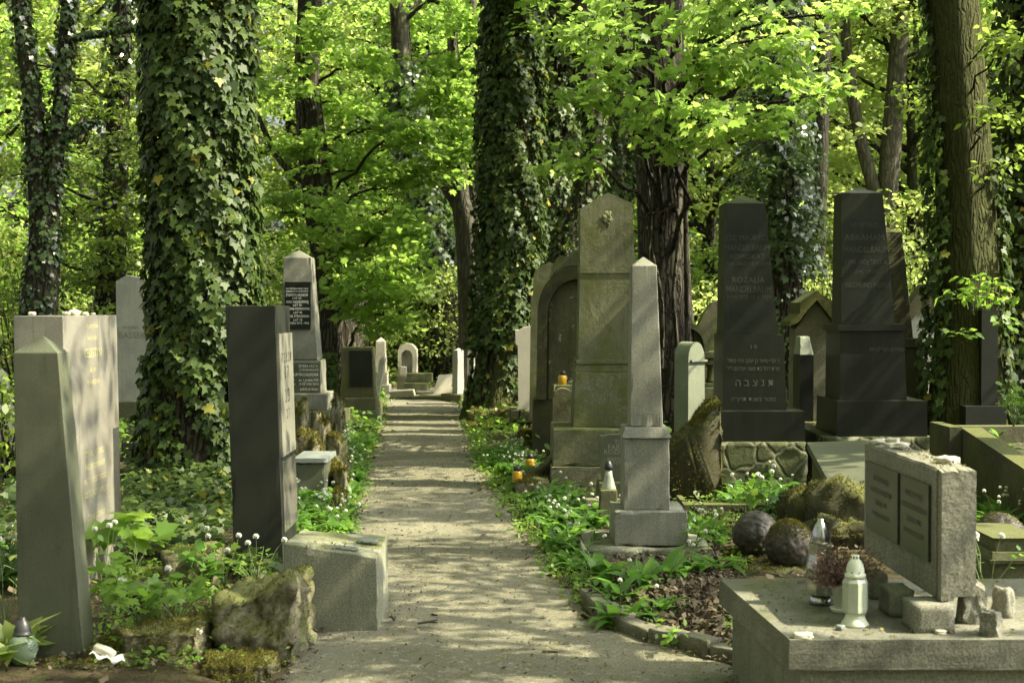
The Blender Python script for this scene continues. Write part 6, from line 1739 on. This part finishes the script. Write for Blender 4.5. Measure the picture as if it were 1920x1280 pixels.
obj('vent_slots', bm, M['darkplastic'], LW)
q = on_tomb(1577, 1147); k = q.y / F
e = thing('flower_pot', 'white pot of dry pinkish heather on a saucer between the two lanterns', 'potted plant', (q.x, q.y, TOMBH))
bm = B(); lathe(bm, [(0, 0), (16 * k, 0), (21 * k, 9 * k), (20 * k, 9.5 * k), (0, 6 * k)], 26); obj('saucer', bm, M['whiteplastic'], e, 0, True)
bm = B(); lathe(bm, [(0, 6.5 * k), (12 * k, 6.5 * k), (17 * k, 46 * k), (19 * k, 46.2 * k), (19.5 * k, 54 * k), (17.5 * k, 54 * k), (16 * k, 48 * k), (0, 47 * k)], 26); obj('pot', bm, M['whiteplastic'], e, 0, True)
A = Acc(); rg = np.random.default_rng(71)
for i in range(240):
    d = norm(rg.normal(0, 1, (1, 3)))[0]; d[2] = abs(d[2]) * .9 + .12
    t = d * k * rg.uniform(50, 100) * np.array([.95, .8, .85]) + np.array([8 * k, 0, 52 * k])
    p_ = limb(A, np.array([0, 0, 48 * k]) + d * 4 * k, t, .0012, .0008, rg, 3, .05, 1, 5)
    m = 14
    tt = rg.uniform(.35, 1, m)
    c = np.array([0, 0, 48 * k]) + (t - np.array([0, 0, 48 * k])) * tt[:, None] + rg.normal(0, .004, (m, 3))
    A.leaves(L_SIMPLE, c, rg.normal(0, 1, (m, 3)), d + rg.normal(0, .6, (m, 3)), rg.uniform(.006, .013, m))
A.obj('heather', [M['heather'], M['twig']], e)

q = G(43, 1262, .0); k = q.y / F
lantern('round pale green glass grave lantern with a dark grey cap in the bottom left corner', (q.x, q.y, .0), [
    ('foot', [(0, 0), (17 * k, 0), (16 * k, 8 * k), (12 * k, 14 * k), (0, 14 * k)], 'darkplastic', 26),
    ('glass', [(0, 14.2 * k), (13 * k, 14.2 * k), (23 * k, 28 * k), (28.5 * k, 46 * k), (25 * k, 64 * k), (17 * k, 73 * k), (0, 73 * k)], 'greenglass', 32),
    ('cap', [(0, 73.2 * k), (17.5 * k, 73.2 * k), (17.5 * k, 77 * k), (16 * k, 78 * k), (16 * k, 83 * k), (13 * k, 92 * k), (8.5 * k, 101 * k), (5.5 * k, 103 * k), (5.5 * k, 107 * k), (0, 107 * k)], 'darkplastic', 26)])
q = P(1141, 918, 10.2); k = q.y / F
lantern('flared smoky glass lantern with a black cap, before the small slanted grey stone', (q.x, q.y, q.z), [
    ('glass', [(0, 0), (15 * k, 0), (14 * k, 4 * k), (8 * k, 26 * k), (6.5 * k, 38 * k), (0, 38 * k)], 'clearglass', 18),
    ('cap', [(0, 38.2 * k), (8 * k, 38.2 * k), (8 * k, 44 * k), (6 * k, 50 * k), (3 * k, 55 * k), (0, 56 * k)], 'blackplastic', 18)])
s_ = Stone('stone_post', 'short dark stone post under the flared glass lantern', 10.12, 1141, cat='stone block')
s_.block('post', M['mossy'], 918.6, 1000, (1126, 1158), (1124, 1160), (0, .16), 0, .008)
q = P(970, 893, 12.2); k = q.y / F
for lab, (px, py, dd, sc) in {'yellow glass lantern with a dark cap on the mossy post stub by the path': (970, 905, 12.1, 1.0), 'yellow lantern almost hidden behind the dark tilted rock': (994, 882, 13.3, 1.0), 'small yellow lantern with a silver foot on the small round-topped stone': (1055, 724, 14.1, .92)}.items():
    q = P(px, py, dd); k = dd / F * sc
    lantern(lab, (q.x, q.y, q.z), [
        ('glass', [(0, 0), (8.5 * k, 0), (9.5 * k, 4 * k), (9.5 * k, 19 * k), (7 * k, 23 * k), (0, 23 * k)], 'yellow', 18),
        ('cap', [(0, 23.2 * k), (7 * k, 23.2 * k), (6.5 * k, 28 * k), (3 * k, 33 * k), (0, 34 * k)], 'blackplastic', 18)])
q = P(1069, 723, 14.1); k = q.y / F
lantern('tiny dark glass lantern right of the small yellow lantern', (q.x, q.y, q.z), [('glass', [(0, 0), (4.5 * k, 0), (5 * k, 10 * k), (0, 10 * k)], 'clearglass', 14), ('cap', [(0, 10.2 * k), (4.5 * k, 10.2 * k), (2 * k, 15 * k), (0, 15.5 * k)], 'blackplastic', 14)])

# cup with orange candle and black planter tub by the pinkish slab
q = G(226, 1118, .14); k = q.y / F
e = thing('candle_cup', 'clear plastic cup with an orange candle stub standing at the corner of the pinkish slab', 'candle', (q.x, q.y, .14))
bm = B(); lathe(bm, [(0, 0), (10 * k, 0), (12.5 * k, 34 * k), (11.7 * k, 34 * k), (9.4 * k, 1.5 * k), (0, 1.5 * k)], 20); obj('cup', bm, M['clearglass'], e, 0, True)
bm = B(); lathe(bm, [(0, 2 * k), (8.8 * k, 2 * k), (9.6 * k, 13 * k), (0, 13 * k)], 16); obj('wax', bm, M['orange'], e, 0, True)
q = G(272, 1165, .03); k = q.y / F
e = thing('planter_tub', 'black plastic planter tub filled with soil among the bright herbs', 'planter', (q.x, q.y, .03), R(6))
bm = B(); vs = frustum(bm, 0, 62 * k, (-30 * k, 30 * k, 0, 50 * k), (-38 * k, 36 * k, -.02, 56 * k)); obj('tub', bm, M['blackplastic'], e, .006)
bm = B(); frustum(bm, 55 * k, 64 * k, (-39.5 * k, 37.5 * k, -.024, 57.5 * k), (-40 * k, 38 * k, -.026, 58 * k)); obj('rim', bm, M['blackplastic'], e, .004)
bm = B(); frustum(bm, 60 * k, 66 * k, (-35 * k, 33 * k, -.015, 54 * k), (-34 * k, 32 * k, -.012, 53 * k)); obj('soil', bm, M['soil'], e)

# scrap of paper and broken piece at the bottom left
q = G(198, 1240, .13)
e = thing('paper_scrap', 'crumpled strip of white paper lying on moss beside the leaning grey obelisk', 'paper', (q.x, q.y, .14), R(-14), None, 0, R(12))
bm = B(); n = 10
row = [[bm.verts.new((-.085 + .17 * i / n, -.03 + .05 * j + .012 * math.sin(i * 1.1), .012 + .014 * math.sin(i * 1.3 + j * 2) )) for i in range(n + 1)] for j in range(3)]
for j in range(2):
    for i in range(n): bm.faces.new((row[j][i], row[j][i + 1], row[j + 1][i + 1], row[j + 1][i]))
o = obj('sheet', bm, M['paper'], e, 0, True); e.scale = (.8, .8, .8)
md = o.modifiers.new('thick', 'SOLIDIFY'); md.thickness = .0015
q = G(196, 1228, .15); bm = B(); rock(bm, (0, 0, 0), (.05, .025, .016), 77, 3, .15, 1.5, .6)
o = obj('stone_chip', bm, M['palestone'], None, 0, True); o.location = (q.x, q.y, .17); o.rotation_euler = (0, .25, -.3)
tag(o, 'pale oblong stone chip lying on the paper scrap', 'stone chip')

# twigs on the path
for i, (px, py, L, lab) in enumerate([(802, 1168, .10, 'short dark twig in the middle of the near path'), (880, 892, .12, 'dark twig by the right path edge near the yellow lantern'), (905, 913, .22, 'longer dark twig lying on the right side of the path'), (735, 1160, .05, 'tiny twig near the corner of the low concrete block')]):
    q = G(px, py, .035); A = Acc(); rg = np.random.default_rng(i)
    for k in range(3):
        a = rg.uniform(-.4, .4)
        A.tube(np.array([[-L / 2, 0, 0], [0, rg.normal(0, .008), .008], [L / 2 * math.cos(a), L / 2 * math.sin(a), .003 + .006 * k]]), [.006, .006, .003], 5)
    o = A.obj('twig', M['twig']); o.location = q; o.rotation_euler = (0, 0, i * .7)
    tag(o, lab, 'twig')

# leaning bare branch between moss-green obelisk and stub
A = Acc(); a = P(1742, 790, 14); b = P(1785, 700, 14)
o0 = a.copy(); A.tube(np.array([(0, 0, -.35), tuple((b - a) * .5 + Vector((.01, 0, 0))), tuple(b - a)]), [.05, .03, .008], 7)
o = A.obj('branch', M['twig']); o.location = a
tag(o, 'bare dark broken branch leaning by the base of the moss-green obelisk', 'branch')
